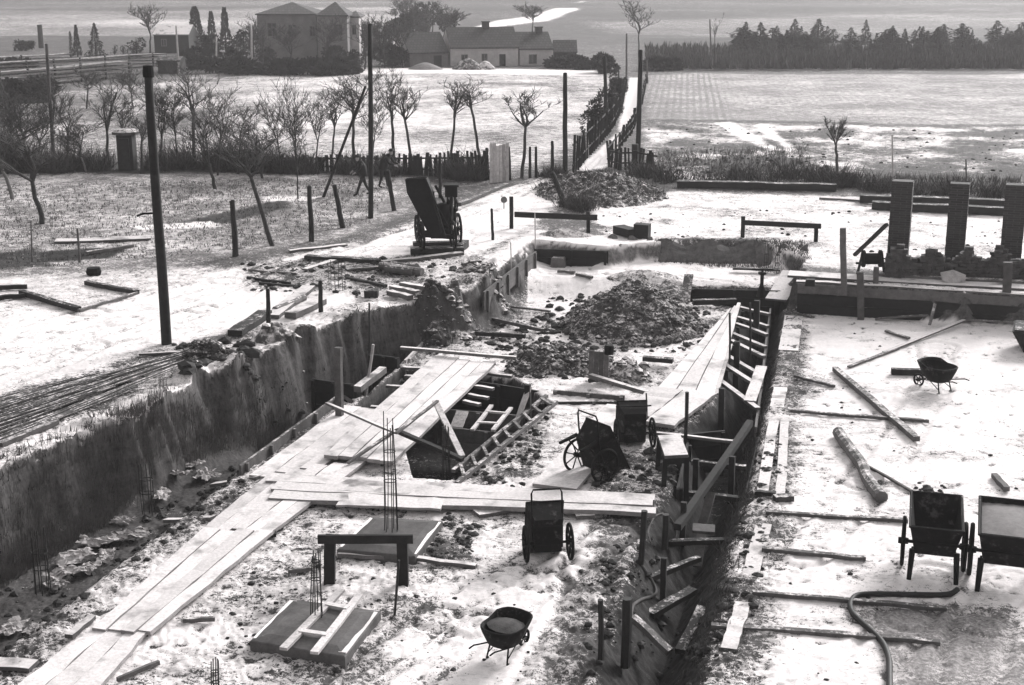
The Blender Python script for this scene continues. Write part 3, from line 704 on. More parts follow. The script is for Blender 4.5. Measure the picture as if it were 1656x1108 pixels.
tree('bare tree at the left edge behind the apple tree', 40, 268, 38, 220, 130, 90, 6, 23, 1.1)
tree('spindly bare tree between forked tree and apple tree', 108, 268, 110, 215, 150, 70, 5, 24, 1.1)
tree('spreading bare tree with low twigs right of the tall forked tree', 385, 282, 388, 240, 165, 80, 5, 25, 1.1)
tree('bare tree behind the villa roof on the hill', 655, 50, 655, 30, -8, 60, 3, 26, 1.1)
tree('twin stemmed tree by the far white strip', 600, 108, 600, 80, 30, 40, 3.5, 27, 1.)
tree('leafless tree at the corner of the cottage garden', 700, 70, 700, 40, 2, 46, 3, 28, 1.)

# ------------------------------------------------------------------ thickets, hedges, firs
def twigs(mb, c, rx, ry, h, n, rnd, w=.012, lean=.5, curve=True):
    for _ in range(n):
        a = rnd.uniform(0, 6.28); q = math.sqrt(rnd.random()); p = Vector((c[0]+math.cos(a)*q*rx, c[1]+math.sin(a)*q*ry, 0)); p.z = c[2]
        hh = h*rnd.uniform(.35, 1.)*(1-.4*q); d = Vector((rnd.gauss(0, lean), rnd.gauss(0, lean), 1)).normalized()
        m = p+d*hh*.55; e = m+(d+Vector((rnd.gauss(0, .5), rnd.gauss(0, .5), rnd.gauss(0, .3)))).normalized()*hh*.5
        ww = w*rnd.uniform(.6, 1.5); s = Vector((rnd.gauss(0, 1), rnd.gauss(0, 1), rnd.gauss(0, .5))).normalized()*ww
        o = len(mb.v); mb.v += [tuple(p-s), tuple(p+s), tuple(m+s*.8), tuple(m-s*.8), tuple(e)]; mb.f += [(o, o+1, o+2, o+3), (o+3, o+2, o+4)]
def thicket(label, bx, by, ty, wpx, seed, n=500, name='bramble_thicket', cat='bush', group='bramble bushes', m='scrub', depth=.6, w=None, lean=.5):
    rnd = random.Random(seed); b = G(bx, by); px = (b-Vector((0, 0, CAMZ))).length/F; mb = MB(); h = upto(b, ty)*1.55; rx = wpx*px/2
    for j in range(6):
        x = b.x+rnd.uniform(-.8, .8)*rx; y = b.y+rnd.uniform(-1, 1)*rx*depth
        twigs(mb, (x, y, HZ(x, y)-.05), rx*.45, rx*.45*depth+.2, h*rnd.uniform(.75, 1.2), n//4, rnd, w or .6*px, lean)
    return solo(name, label, cat, mb, M[m], b, group)
for i, (x, y, ty, w_, n_, lb) in enumerate([
    (25, 276, 205, 90, 700, 'dark bramble thicket at the left edge behind the apple tree'), (95, 277, 228, 80, 600, 'low bramble thicket under the slim tall pole'),
    (150, 274, 232, 60, 500, 'bramble thicket left of the outhouse'), (270, 272, 222, 70, 600, 'bramble thicket right behind the nearest telegraph pole'),
    (325, 272, 236, 60, 500, 'bramble thicket at the foot of the tall forked tree'), (385, 278, 215, 80, 800, 'large dark bramble thicket behind the leaning pollarded tree'),
    (440, 280, 232, 60, 500, 'bramble thicket at the foot of the willow bush'), (505, 279, 238, 70, 500, 'bramble thicket left of the diagonal prop'),
    (575, 281, 240, 60, 500, 'bramble thicket behind the left worker'), (632, 283, 240, 50, 450, 'bramble thicket behind the right worker'),
    (705, 287, 246, 60, 450, 'scrub heap at the fence behind the mixer'), (760, 291, 240, 50, 500, 'dark scrub left of the pale gate'), (895, 287, 262, 50, 350, 'scrub at the foot of the path fence'),
    (1368, 300, 262, 60, 600, 'dark bramble mound at the foot of the lone allotment bush'), (1090, 292, 262, 90, 220, 'grey scrub at the left of the dark timber edge'),
    (1170, 290, 258, 110, 260, 'grey scrub in the middle above the dark timber edge'), (1255, 290, 255, 110, 260, 'grey scrub at the right above the dark timber edge'),
    (1325, 292, 262, 50, 300, 'small scrub clump left of the lone bush'), (1420, 308, 275, 80, 350, 'weedy scrub behind the left brick pillar'), (1490, 312, 282, 80, 350, 'weedy scrub between left and middle brick pillars'),
    (1585, 316, 284, 90, 350, 'weedy scrub between middle and right brick pillars'), (1045, 285, 250, 60, 400, 'dry weeds at the foot of the right path pole'),
    (960, 300, 284, 60, 120, 'dry weeds on the left of the grassy mound'), (1015, 298, 282, 60, 120, 'dry weeds on the right of the grassy mound'), (930, 338, 300, 60, 300, 'dry weeds round the leaning post')]):
    thicket(lb, x, y, ty, w_, 100+i, n_)

def blob_tree(label, bx, by, ty, wpx, seed, name='dark_bush', cat='bush', group=None, n=700, shape='round', m='conifer'):
    """crown of many small leaf clumps spread through a volume, with a trunk"""
    rnd = random.Random(seed); b = G(bx, by); px = (b-Vector((0, 0, CAMZ))).length/F; h = upto(b, ty); rx = wpx*px/2
    root = thing(name, label, cat, b, group); part(MB().tube([b-Vector((0, 0, .2)), b+Vector((0, 0, h*.8))], [rx*.16+.03, .02], 6), 'trunk', M['bark'], root)
    mb = MB(); lob = [(rnd.uniform(-.6, .6), rnd.uniform(-.6, .6), rnd.uniform(.2, .8), rnd.uniform(.3, .55)) for _ in range(7)]
    for _ in range(n):
        if shape == 'cone':
            q = rnd.random()**1.3; a = rnd.uniform(0, 6.28); rr = rx*(1-q)*(.45+.55*rnd.random())*(1+.25*math.sin(q*19+a*2)); p = Vector((b.x+math.cos(a)*rr, b.y+math.sin(a)*rr, b.z+h*(.06+.94*q)))
            d = Vector((math.cos(a), math.sin(a), -.45))
        elif shape == 'column':
            q = rnd.random(); a = rnd.uniform(0, 6.28); rr = rx*min(1, 2.4*(1-q)+.1)*(.5+.5*rnd.random())*(.75+.25*math.sin(q*6+1)); p = Vector((b.x+math.cos(a)*rr, b.y+math.sin(a)*rr, b.z+h*(.04+.96*q)))
            d = Vector((math.cos(a)*.5, math.sin(a)*.5, .9))
        else:
            l = rnd.choice(lob); d = Vector((rnd.gauss(0, 1), rnd.gauss(0, 1), rnd.gauss(0, 1))).normalized()
            p = Vector((b.x+rx*(l[0]+d.x*l[3]*rnd.random()**.4), b.y+rx*(l[1]+d.y*l[3]), b.z+h*max(.02, min(1, l[2]*.8+d.z*l[3]*.5))))
        s = max(rx, h*.3)*rnd.uniform(.06, .15); u = d.orthogonal().normalized()*s*.5; e = d.normalized()*s*1.3
        o = len(mb.v); mb.v += [tuple(p-u), tuple(p+u), tuple(p+e+u*.3), tuple(p+e-u*.3)]; mb.f.append((o, o+1, o+2, o+3))
        wv_ = d.cross(u).normalized()*s*.5; o = len(mb.v); mb.v += [tuple(p-wv_), tuple(p+wv_), tuple(p+e)]; mb.f.append((o, o+1, o+2))
    part(mb, 'crown', M[m], root); return root
blob_tree('slim dark columnar cypress beside the broad conical one', 126, 92, 42, 13, 1, 'cypress', 'tree', None, 600, 'column')
blob_tree('broad dark conical conifer in the left background', 156, 94, 37, 28, 2, 'conifer_tree', 'tree', None, 800, 'cone')
blob_tree('thin dark sapling conifer left of the cypress', 116, 92, 50, 7, 3, 'conifer_tree', 'tree', None, 300, 'cone')
blob_tree('dark bush left of the tall stack pipe', 42, 82, 63, 34, 4)
blob_tree('little round dark bush right of the conical conifer', 186, 92, 68, 12, 5, n=300)
blob_tree('second little round bush right of the conical conifer', 200, 92, 68, 10, 6, n=300)
blob_tree('dark shrub at the foot of the tree by the snow roofed hut', 222, 92, 52, 34, 7, n=500)
blob_tree('tall dark yew tree right of the snow roofed hut', 318, 80, 12, 34, 8, 'evergreen_tree', 'tree', None, 1200, 'column')
blob_tree('pointed dark evergreen beside the villa', 344, 82, 20, 20, 9, 'evergreen_tree', 'tree', None, 700, 'column')
blob_tree('spiky dark evergreen nearest the villa', 366, 84, 14, 22, 10, 'evergreen_tree', 'tree', None, 800, 'column')
blob_tree('broad dark bush beneath the evergreens', 320, 112, 72, 70, 11, n=1300)
blob_tree('dark bush at the left corner of the villa', 395, 88, 34, 38, 12, n=900)
blob_tree('round dark bush before the villa wall', 450, 92, 68, 26, 13, n=500)
blob_tree('long clipped bush under the villa windows', 490, 93, 64, 66, 14, n=1100)
blob_tree('dark tree between the villa and the cottages', 640, 66, 15, 60, 15, 'evergreen_tree', 'tree', None, 1600)
blob_tree('tall dark tree behind the cottage barn', 690, 52, -4, 60, 16, 'evergreen_tree', 'tree', None, 1300)
blob_tree('dark hedge bush right of the propped pole', 630, 108, 66, 60, 17, n=1300)
blob_tree('round dark bush on the hilltop behind the villa', 640, 26, 12, 18, 18, n=400)
blob_tree('dark shrub at the end of the pole track', 575, 110, 74, 44, 19, n=900)
for i, (x, y, ty, w_, lb) in enumerate([(370, 118, 92, 100, 'left stretch of dark garden hedge below the villa'), (450, 119, 94, 100, 'middle stretch of dark garden hedge below the villa'), (535, 119, 92, 110, 'right stretch of dark garden hedge below the villa'),
        (925, 110, 86, 80, 'dark hedge right of the cottages'), (985, 118, 84, 60, 'dark hedge top left of the path'), (1000, 150, 100, 36, 'tall hedge along the left path fence at its far end'),
        (985, 185, 125, 44, 'tall scrubby hedge behind the middle of the left path fence'), (962, 215, 152, 46, 'scrubby hedge behind the near end of the left path fence'),
        (1068, 114, 88, 70, 'low dark hedge right of the path end'), (20, 120, 92, 90, 'dark scrub below the timber racks at the left edge'), (30, 165, 120, 100, 'black thicket at the far left under the timber racks')]):
    blob_tree(lb, x, y, ty, w_, 40+i, 'hedge', 'hedge', 'hedges', 1500)
for i, (x, y, ty, w_, lb) in enumerate([(590, 92, 40, 34, 'dark fir right of the white villa annex'), (615, 96, 36, 40, 'dark bare looking evergreen left of the barn'), (655, 80, 22, 44, 'broad evergreen behind the snow roofed garden hut'), (722, 62, 2, 40, 'dark evergreen above the cottage barn roof'), (410, 92, 44, 26, 'dark evergreen touching the left villa corner'),
        (430, 100, 70, 34, 'bush in front of the left villa window'), (540, 102, 66, 46, 'bush in front of the pointed villa block'), (385, 112, 60, 46, 'dark shrub left of the villa garden pole'), (340, 100, 50, 50, 'broad shrub under the spiky evergreen'), (950, 112, 92, 50, 'dark shrub right of the lean shed'), (270, 118, 94, 30, 'shrub before the low dark shed')]):
    blob_tree(lb, x, y, ty, w_, 70+i, 'evergreen_bush', 'bush', None, 900, 'column' if i in (0, 4) else 'round')
firm = []
for k in range(4):
    rnd = random.Random(k+900); root = thing('row_tree', 'small dark tree in the long tree row on the right', 'tree', (0, 0, 0), 'trees in the row on the right')
    h = 1.; mb = MB()
    part(MB().tube([(0, 0, 0), (0, 0, .95)], [.035, .008], 5), 'trunk', M['bark'], root)
    for j in range(340):
        q = rnd.random()**1.2; a = rnd.uniform(0, 6.28); rr = (.30*(1-q) if k < 2 else .26*min(1, (1-q)*2.2+.05)*(.75+.4*math.sin(q*7+k*2+a)))*(.3+.7*rnd.random())*(1+.3*math.sin(q*23+a)); p = Vector((math.cos(a)*rr, math.sin(a)*rr, .04+.94*q))
        d = Vector((math.cos(a), math.sin(a), -.35+rnd.uniform(-.2, .5))).normalized(); s = rnd.uniform(.04, .09)*(1.2-q*.6); u = d.orthogonal().normalized()*s*.45; e = d*s*1.4
        o = len(mb.v); mb.v += [tuple(p-u), tuple(p+u), tuple(p+e)]; mb.f.append((o, o+1, o+2)); u = d.cross(u).normalized()*s*.45
        o = len(mb.v); mb.v += [tuple(p-u), tuple(p+u), tuple(p+e)]; mb.f.append((o, o+1, o+2))
    part(mb, 'crown', M['conifer'], root); firm.append(root)
rnd = random.Random(77); first = list(firm)
for i in range(130):
    px = 1185+rnd.random()*490 if i > 9 else 1196+i*11; rowy = rnd.choice((70, 76, 84, 92)); b = G(px, rowy); h = upto(b, max(22, rowy-rnd.choice((12, 18, 24, 28, 34))*rnd.uniform(.8, 1.2)))
    src = first.pop() if first else firm[i % 4]
    q_ = rnd.uniform(.9, 2.6); s = (h*q_, h*q_, h)
    if src is firm[i % 4] and len(firm)-len(first) > i and i < 4: src.location = b; src.scale = s; src.rotation_euler = (0, 0, rnd.random()*6)
    elif i < 4: src.location = b; src.scale = s; src.rotation_euler = (0, 0, rnd.random()*6)
    else: dup(src, b, (0, 0, rnd.random()*6), scale=s)
mb = MB(); rnd = random.Random(5)
for i in range(9000):
    px = 1045+rnd.random()*640; py = 80+rnd.random()*32; d = ray(px, py); tt = (1.0-CAMZ)/d[2]; x, y = d[0]*tt, d[1]*tt
    h = rnd.uniform(.3, 1.3); w_ = rnd.uniform(.08, .25); a = rnd.uniform(0, 3.14); u = Vector((math.cos(a), math.sin(a), 0))*w_; p = Vector((x, y, 1.0)); e = p+Vector((rnd.gauss(0, .2), rnd.gauss(0, .2), h))
    o = len(mb.v); mb.v += [tuple(p-u), tuple(p+u), tuple(e)]; mb.f.append((o, o+1, o+2))
solo('scrub_belt', 'belt of dark undergrowth at the foot of the tree row', 'undergrowth', mb, M['scrub'], kind='stuff')
# ------------------------------------------------------------------ buildings
def gable(label, x0, x1, by, ey, ry, depth, cat='house', name='cottage', wall='plaster', roof='roof', wins=(), chim=(), door=None, hip=0., slope_end=True, rx0=None, gwall=None, dz=0., yaw=0.):
    a, b = G(x0, by), G(x1, by); y = (a.y+b.y)/2; z0 = min(a.z, b.z)-.1; xa, xb = a.x, b.x
    base = Vector(((xa+xb)/2, y, z0)); k = (y*cp+(CAMZ-z0)*sp)/F
    he = upto(Vector((0, y, z0)), ey); hr = he+(ey-ry)*k*.93
    root = thing(name, label, cat, base)
    mb = MB(); ym = y+depth/2; y1 = y+depth
    V = lambda x, yy, z: Vector((x, yy, z0+z))
    mb.add([V(xa, y, 0), V(xb, y, 0), V(xb, y1, 0), V(xa, y1, 0), V(xa, y, he), V(xb, y, he), V(xb, y1, he), V(xa, y1, he)], [(0, 1, 5, 4), (1, 2, 6, 5), (2, 3, 7, 6), (3, 0, 4, 7)])
    if not hip:
        g = .97
        for xx in (xa, xb):
            part(MB().add([V(xx-.06, y, he+.01), V(xx-.06, y1, he+.01), V(xx-.06, ym, he+(hr-he)*g), V(xx+.06, y, he+.01), V(xx+.06, y1, he+.01), V(xx+.06, ym, he+(hr-he)*g)], [(1, 0, 2), (3, 4, 5), (0, 1, 4, 3), (1, 2, 5, 4), (2, 0, 3, 5)]), 'gable', M[gwall or wall], root)
    root.rotation_euler = (0, 0, yaw)
    part(mb, 'wall', M[wall], root)
    o = .18; r = MB(); xr0 = xa+hip; xr1 = xb-hip
    def slab(p, t=.12):
        q = [Vector(v)+Vector((0, 0, t)) for v in p]; n = len(p); r.add(list(p)+q, [tuple(range(n-1, -1, -1)), tuple(range(n, 2*n))]+[(i, (i+1) % n, n+(i+1) % n, n+i) for i in range(n)])
    s0 = .0
    if hip:
        e = o
        slab([V(xa-e, y-e, he-.03), V(xb+e, y-e, he-.03), V(xr1, ym, hr), V(xr0, ym, hr)]); slab([V(xb+e, y1+e, he-.03), V(xa-e, y1+e, he-.03), V(xr0, ym, hr), V(xr1, ym, hr)])
        slab([V(xa-e, y1+e, he-.03), V(xa-e, y-e, he-.03), V(xr0, ym, hr)]); slab([V(xb+e, y-e, he-.03), V(xb+e, y1+e, he-.03), V(xr1, ym, hr)])
    else:
        slab([V(xa-o*.5, y-o, he-.1), V(xb+o*.5, y-o, he-.1), V(xb+o*.5, ym, hr), V(xa-o*.5, ym, hr)]); slab([V(xb+o*.5, y1+o, he-.1), V(xa-o*.5, y1+o, he-.1), V(xa-o*.5, ym, hr), V(xb+o*.5, ym, hr)])
    rf = part(r, 'roof', M[roof], root)
    for (cx_, w_, h_) in chim:
        p = PY(cx_, ry, ym); c = MB().abox(p.x-w_/2, p.x+w_/2, ym-w_/2, ym+w_/2, z0+hr-.35, z0+hr+h_); c.abox(p.x-w_/2-.06, p.x+w_/2+.06, ym-w_/2-.06, ym+w_/2+.06, z0+hr+h_, z0+hr+h_+.1); part(c, 'chimney', M['brick'], rf)
    for (px0, py0, px1, py1) in wins:
        p, q = PY(px0, py1, y), PY(px1, py0, y); fr = MB(); t_ = .07
        fr.abox(p.x-t_, q.x+t_, y-.07, y+.02, p.z-t_, p.z); fr.abox(p.x-t_, q.x+t_, y-.07, y+.02, q.z, q.z+t_); fr.abox(p.x-t_, p.x, y-.07, y+.02, p.z, q.z); fr.abox(q.x, q.x+t_, y-.07, y+.02, p.z, q.z)
        mx = (p.x+q.x)/2; fr.abox(mx-.03, mx+.03, y-.065, y+.02, p.z, q.z)
        f_ = part(fr, 'window', M['wood'], root); part(MB().abox(p.x, q.x, y-.03, y+.01, p.z, q.z), 'pane', M['pane'], f_)
    if door:
        px0, py0, px1 = door; p, q = PY(px0, by, y), PY(px1, py0, y); part(MB().abox(p.x, q.x, y-.05, y+.02, z0, q.z), 'door', M['wood_dark'], root)
    return root
gable('long whitewashed cottage with a steep tiled roof, biggest of the row', 728, 839, 107, 77, 46, 6.5, wins=[(747, 89, 755, 100), (780, 88, 787, 99)], door=(808, 88, 818), chim=[(794, .7, .6)], wall='plaster_w', yaw=R(10))
gable('low brick barn with a pale gable at the left end of the cottage row', 661, 727, 108, 85, 54, 5.5, name='barn', cat='barn', wall='plaster', door=(702, 90, 715), chim=[], gwall='plaster_w', yaw=R(22))
gable('small cottage joined to the right end of the long white one', 840, 894, 106, 79, 54, 6, wins=[(856, 89, 867, 102)], wall='plaster_w', chim=[(879, .7, .55)], yaw=R(10))
gable('little dark lean shed at the right end of the cottage row', 896, 932, 104, 84, 67, 4, name='shed', cat='shed', wall='wood_dark', roof='roof')
gable('large old villa, its long hipped wing with three tall windows', 420, 512, 96, 24, 6, 9, name='villa', cat='house', hip=3.2, wins=[(434, 38, 446, 58), (468, 41, 478, 60), (502, 43, 509, 58)])
gable('right hand block of the villa with a pointed hip roof', 516, 562, 96, 26, 5, 6.5, name='villa', cat='house', hip=1.6, wins=[(541, 40, 553, 56)])
gable('narrow white annex at the right of the villa', 564, 582, 94, 28, 20, 5, name='villa', cat='house', wall='plaster_w', hip=.6, wins=[(571, 41, 575, 55)])
gable('small dark hut with a bright snow covered roof in the left background', 252, 305, 86, 56, 42, 5, name='hut', cat='hut', wall='wood_dark', roof='roof_snow', wins=[(262, 64, 268, 74)])
gable('low open dark shed left of the yew bushes', 256, 291, 119, 98, 94, 2.5, name='shed', cat='shed', wall='wood_dark', roof='wood_darks', door=(274, 101, 284))
gable('small snow roofed hut in the bushes left of the barn', 638, 662, 100, 72, 62, 3, name='hut', cat='hut', wall='wood_dark', roof='roof_snow')
b = G(67, 78); mb = MB().tube([b, b+Vector((0, 0, upto(b, 40)))], [.35, .3], 12); solo('stack_pipe', 'dark upright stack pipe on the far left skyline', 'chimney', mb, M['brick'], b)
# heaps beside the cottages
def heap(label, bx, by, ty, rxp, ry, seed, m, name='dirt_heap', cat='heap', power=1.5, rough=.16, kz=None, n=46, clods=0, tufts=0):
    """bx,by: centre of the heap on the ground"""
    b = G(bx, by); px = (b-Vector((0, 0, CAMZ))).length/F; rx = rxp*px; h = kz or upto(b, ty)
    xs = np.linspace(-1.15, 1.15, n); A, B = np.meshgrid(xs, xs); rr = np.sqrt(A*A+B*B)
    wob = 1+.28*fbm(A*1.7+seed, B*1.7, seed, 3); q = np.clip(1-(rr*wob)**power, -.2, 1)
    X = b.x+A*rx; Y = b.y+B*ry; base = levels(X.ravel(), Y.ravel()).reshape(X.shape)
    Z = base-.06+h*np.clip(q, -.1, 1)*(1+.0)+rough*(fbm(X/.45, Y/.45, seed+3, 4, .65)*2+.5*fbm(X/.14, Y/.14, seed+5, 2))*np.clip(q+.15, 0, .6)
    mb = MB(); mb.v = [tuple(map(float, v)) for v in zip(X.ravel(), Y.ravel(), Z.ravel())]
    for i in range(n-1):
        for j in range(n-1):
            if max(q[i, j], q[i+1, j+1]) > -.15: mb.f.append((i*n+j, i*n+j+1, (i+1)*n+j+1, (i+1)*n+j))
    rnd = random.Random(seed+40); fl = [k for k in range(n*n) if q.ravel()[k] > .02]
    for _ in range(clods):
        v = mb.v[rnd.choice(fl)]; s = .014+.16*rnd.random()**5; mb.lump((v[0]+rnd.uniform(-.05, .05), v[1]+rnd.uniform(-.05, .05), v[2]+s*.2), s, s*.7, rnd.randint(0, 1 << 30))
    for _ in range(tufts):
        v = Vector(mb.v[rnd.choice(fl)]); hh = rnd.uniform(.1, .42); ww = Vector((rnd.uniform(.008, .02), rnd.uniform(-.01, .01), 0)); e = v+Vector((rnd.gauss(0, .15), rnd.gauss(0, .15), hh)); o = len(mb.v); v = v+Vector((rnd.gauss(0, .06), rnd.gauss(0, .06), -.02)); mb.v += [tuple(v-ww), tuple(v+ww), tuple(e)]; mb.f.append((o, o+1, o+2))
    return solo(name, label, cat, mb, M[m], b, smooth=False)
heap('pale sand heap in front of the cottage barn', 688, 112, 100, 30, 1.6, 1, 'sand', 'sand_heap', rough=.08)
heap('dark earth heap in front of the long white cottage', 757, 112, 93, 26, 1.6, 2, 'soil', rough=.1)
heap('small light heap right beside the dark one at the cottage', 785, 112, 97, 18, 1.2, 3, 'soil_snow', rough=.08)
heap('big dark dirt heap in the middle of the site', 1024, 528, 470, 124, 2.4, 4, 'soil', rough=.36, kz=1.35, n=120, clods=2000)
heap('lower flat dirt heap in front of the big one', 905, 588, 560, 92, 1.5, 5, 'soil', rough=.34, kz=.5, n=90, clods=900)
heap('snow crusted mound with a dark undercut beside the plank screen', 1012, 612, 580, 44, .9, 6, 'soil_snow', rough=.3, kz=.55, n=70, clods=160)
heap('overgrown grassy mound at the roadside', 968, 314, 268, 112, 3.6, 7, 'soil', 'grassy_mound', 'mound', rough=.6, kz=.95, n=100, power=1.5, clods=700, tufts=500)
heap('small spoil hump along the trench C edge, right of the big heap'.replace('trench C edge', 'cross trench'), 1090, 482, 470, 36, .8, 8, 'soil', rough=.16, kz=.35, n=50)
heap('long flat snowy hump behind the big dirt heap', 1040, 448, 438, 70, .8, 9, 'soil_snow', rough=.1, kz=.28, n=50)
heap('earth hump behind the dark retaining board', 915, 380, 370, 52, .7, 10, 'soil_snow', rough=.14, kz=.28, n=50)

heap('slumped snowy spoil under the grey slanting board, lower one', 742, 512, 470, 34, .7, 21, 'soil_snow', 'spoil_heap', rough=.3, kz=.5, n=50, clods=160)
heap('slumped snowy spoil under the grey slanting board, upper one', 800, 462, 440, 26, .8, 22, 'soil_snow', 'spoil_heap', rough=.3, kz=.45, n=50, clods=140)
heap('frozen spoil lumps at the end of the left trench', 705, 530, 490, 30, .6, 23, 'soil', 'spoil_heap', rough=.3, kz=.8, n=50, clods=160)
heap('small spoil lump on the trench lip by the mixer', 765, 436, 420, 30, .6, 24, 'soil_snow', 'spoil_heap', rough=.25, kz=.3, n=40, clods=140)
heap('snowy bank lump on the trench lip right of the dark earth clumps', 440, 546, 530, 50, .4, 26, 'soil_snow', 'spoil_heap', rough=.25, kz=.35, n=50, clods=40)
heap('dark earth clumps heaped right of the foot of the thick pole', 340, 578, 545, 50, .5, 27, 'soil', 'spoil_heap', rough=.4, kz=.4, n=50, clods=260)
# long drying racks of stacked timber in the left background
def rack(label, x0, y0, x1, y1, top0, layers, m='wood_half'):
    a, b = G(x0, y0), G(x1, y1); h = upto(a, top0); root = thing('timber_rack', label, 'timber stack', a, 'timber racks'); d = (b-a).normalized(); sd = Vector((-d.y, d.x, 0))
    for i in range(layers):
        z = h*(i+1)/layers; mb = MB().beam(a+Vector((0, 0, z)), b+Vector((0, 0, z)), 1.6, h/layers*.34, jit=.05, n=5); part(mb, 'board_layer', M[m], root)
    L = (b-a).length
    for j in range(int(L/3.2)+1):
        p = a+d*min(L-.1, j*3.2+.2)-sd*.7; part(MB().beam(p-Vector((0, 0, .1)), p+Vector((0, 0, h+.15)), .14, .14), 'post', M['wood_dark'], root)
    return root
rack('longest timber rack, nearest, running right behind the apple tree', -60, 150, 205, 124, 122, 4)
rack('second timber rack, farther back and long', -60, 128, 262, 106, 106, 4)
rack('short timber rack at the left end with light boards', -60, 112, 110, 102, 96, 3)

# outhouse
b = G(204, 276); k = (b-Vector((0, 0, CAMZ))).length/F; h = upto(b, 216); root = thing('outhouse', 'narrow dark wooden outhouse with a thatched cap behind the orchard', 'outhouse', b); w_ = 12*k
part(MB().box((b.x, b.y+w_, b.z+h/2), (w_, 0, 0), (0, w_, 0), (0, 0, h/2)), 'wall', M['wood_dark'], root)
part(MB().lathe([(w_*1.75, h*.96), (w_*1.7, h*1.03), (w_*1.1, h*1.1), (0, h*1.13)], (b.x, b.y+w_, b.z), 14), 'roof', M['soil_snow'], root)
part(MB().box((b.x, b.y-.03, b.z+h*.45), (w_*.6, 0, 0), (0, .03, 0), (0, 0, h*.42)), 'door', M['wood_dark'], root)

# ------------------------------------------------------------------ people (two workers seen from a distance)
def person(label, bx, by, yaw, stride, lean, arm, bag=False, H=1.72, seed=0):
    b = G(bx, by); root = thing('person', label, 'person', b, rot=(0, 0, yaw)); 
    J = {'pel': (0, 0, .92), 'ch': (lean*.35, 0, 1.22), 'nk': (lean*.62, 0, 1.46), 'hd': (lean*.75, 0, 1.54), 'ht': (lean*.82, 0, 1.68)}
    for s, sg in (('l', 1), ('r', -1)):
        q = stride*sg; J['hip'+s] = (0, .1*sg, .88); J['kn'+s] = (q*.45+.04, .11*sg, .48); J['an'+s] = (q*.95, .12*sg, .08); J['to'+s] = (q*.95+.17, .13*sg, .04)
        J['sh'+s] = (lean*.55, .2*sg, 1.40); J['el'+s] = (lean*.5+arm*.22, .25*sg, 1.14); J['wr'+s] = (lean*.55+arm*.5, .22*sg, .98+arm*.1)
    rad = {'pel': .15, 'ch': .16, 'nk': .065, 'hd': .085, 'ht': .075, 'hip': .1, 'kn': .068, 'an': .05, 'to': .04, 'sh': .075, 'el': .055, 'wr': .042}
    E = [('pel', 'ch'), ('ch', 'nk'), ('nk', 'hd'), ('hd', 'ht')]
    for s in 'lr': E += [('pel', 'hip'+s), ('hip'+s, 'kn'+s), ('kn'+s, 'an'+s), ('an'+s, 'to'+s), ('ch', 'sh'+s), ('sh'+s, 'el'+s), ('el'+s, 'wr'+s)]
    keys = list(J); me = bpy.data.meshes.new('body'); me.from_pydata([tuple(c*H/1.72 for c in J[k]) for k in keys], [(keys.index(a), keys.index(c)) for a, c in E], [])
    ob = bpy.data.objects.new('body', me); COL.objects.link(ob); ob.parent = root; me.materials.append(M['cloth'])
    me.skin_vertices or me.attributes
    ob.modifiers.new('skin', 'SKIN'); ob.modifiers.new('sub', 'SUBSURF').render_levels = 2
    if not me.skin_vertices:
        bm_ = None
    sv = me.skin_vertices[0].data if me.skin_vertices else None
    if sv is not None:
        for i, k in enumerate(keys):
            r = rad.get(k, rad.get(k[:-1], .06)); sv[i].radius = (r, r); sv[i].use_root = (k == 'pel')
    c = Vector(J['ht']); part(MB().lathe([(.0, .1), (.1, .085), (.115, .02), (.17, .0), (.165, -.015), (.0, -.02)], c+Vector((.02, 0, -.01)), 14), 'cap', M['cloth'], root, True, local=True)
    hd = Vector(J['hd']); part(MB().lathe([(0, -.1), (.06, -.08), (.082, -.02), (.085, .04), (.07, .1)], hd+Vector((.03, 0, .03)), 12), 'face', M['skin'], root, True, local=True)
    cw = MB(); cw.lathe([(.185, .0), (.2, .18), (.19, .42), (.1, .6), (.07, .64)], Vector((0, 0, .84)), 14, ax=(lean*.5, 0, 1)); part(cw, 'jacket', M['cloth'], root, True, local=True)
    for sg in (1, -1):
        s = 'l' if sg > 0 else 'r'; w0 = Vector(J['wr'+s]); hb_ = MB(); dirn = (w0-Vector(J['el'+s])).normalized(); sd = Vector((0, sg, 0))
        hb_.tube([w0-dirn*.02, w0+dirn*.05, w0+dirn*.09], [.03, .042, .036], 8)
        for f in range(4):
            o_ = w0+dirn*.085+Vector((0, (f-1.5)*.02, 0)); L = (.07, .08, .075, .06)[f]; hb_.tube([o_, o_+dirn*L*.5, o_+dirn*L*.8+Vector((.02, 0, -.02)), o_+dirn*L*.9+Vector((.01, 0, -.04))], [.010, .0095, .009, .007], 6)
        th = w0+dirn*.03+Vector((.03, 0, 0)); hb_.tube([th, th+dirn*.04+Vector((.03, 0, 0)), th+dirn*.07+Vector((.03, 0, -.01))], [.012, .011, .008], 6)
        part(hb_, 'hand', M['skin'], root, True, local=True)
    return root
person('worker in dark clothes striding beside the propped pole', 588, 316, R(200), .34, .25, .5)
person('worker in dark clothes bending by the leaning fence post', 620, 304, R(-20), .16, .5, .8)

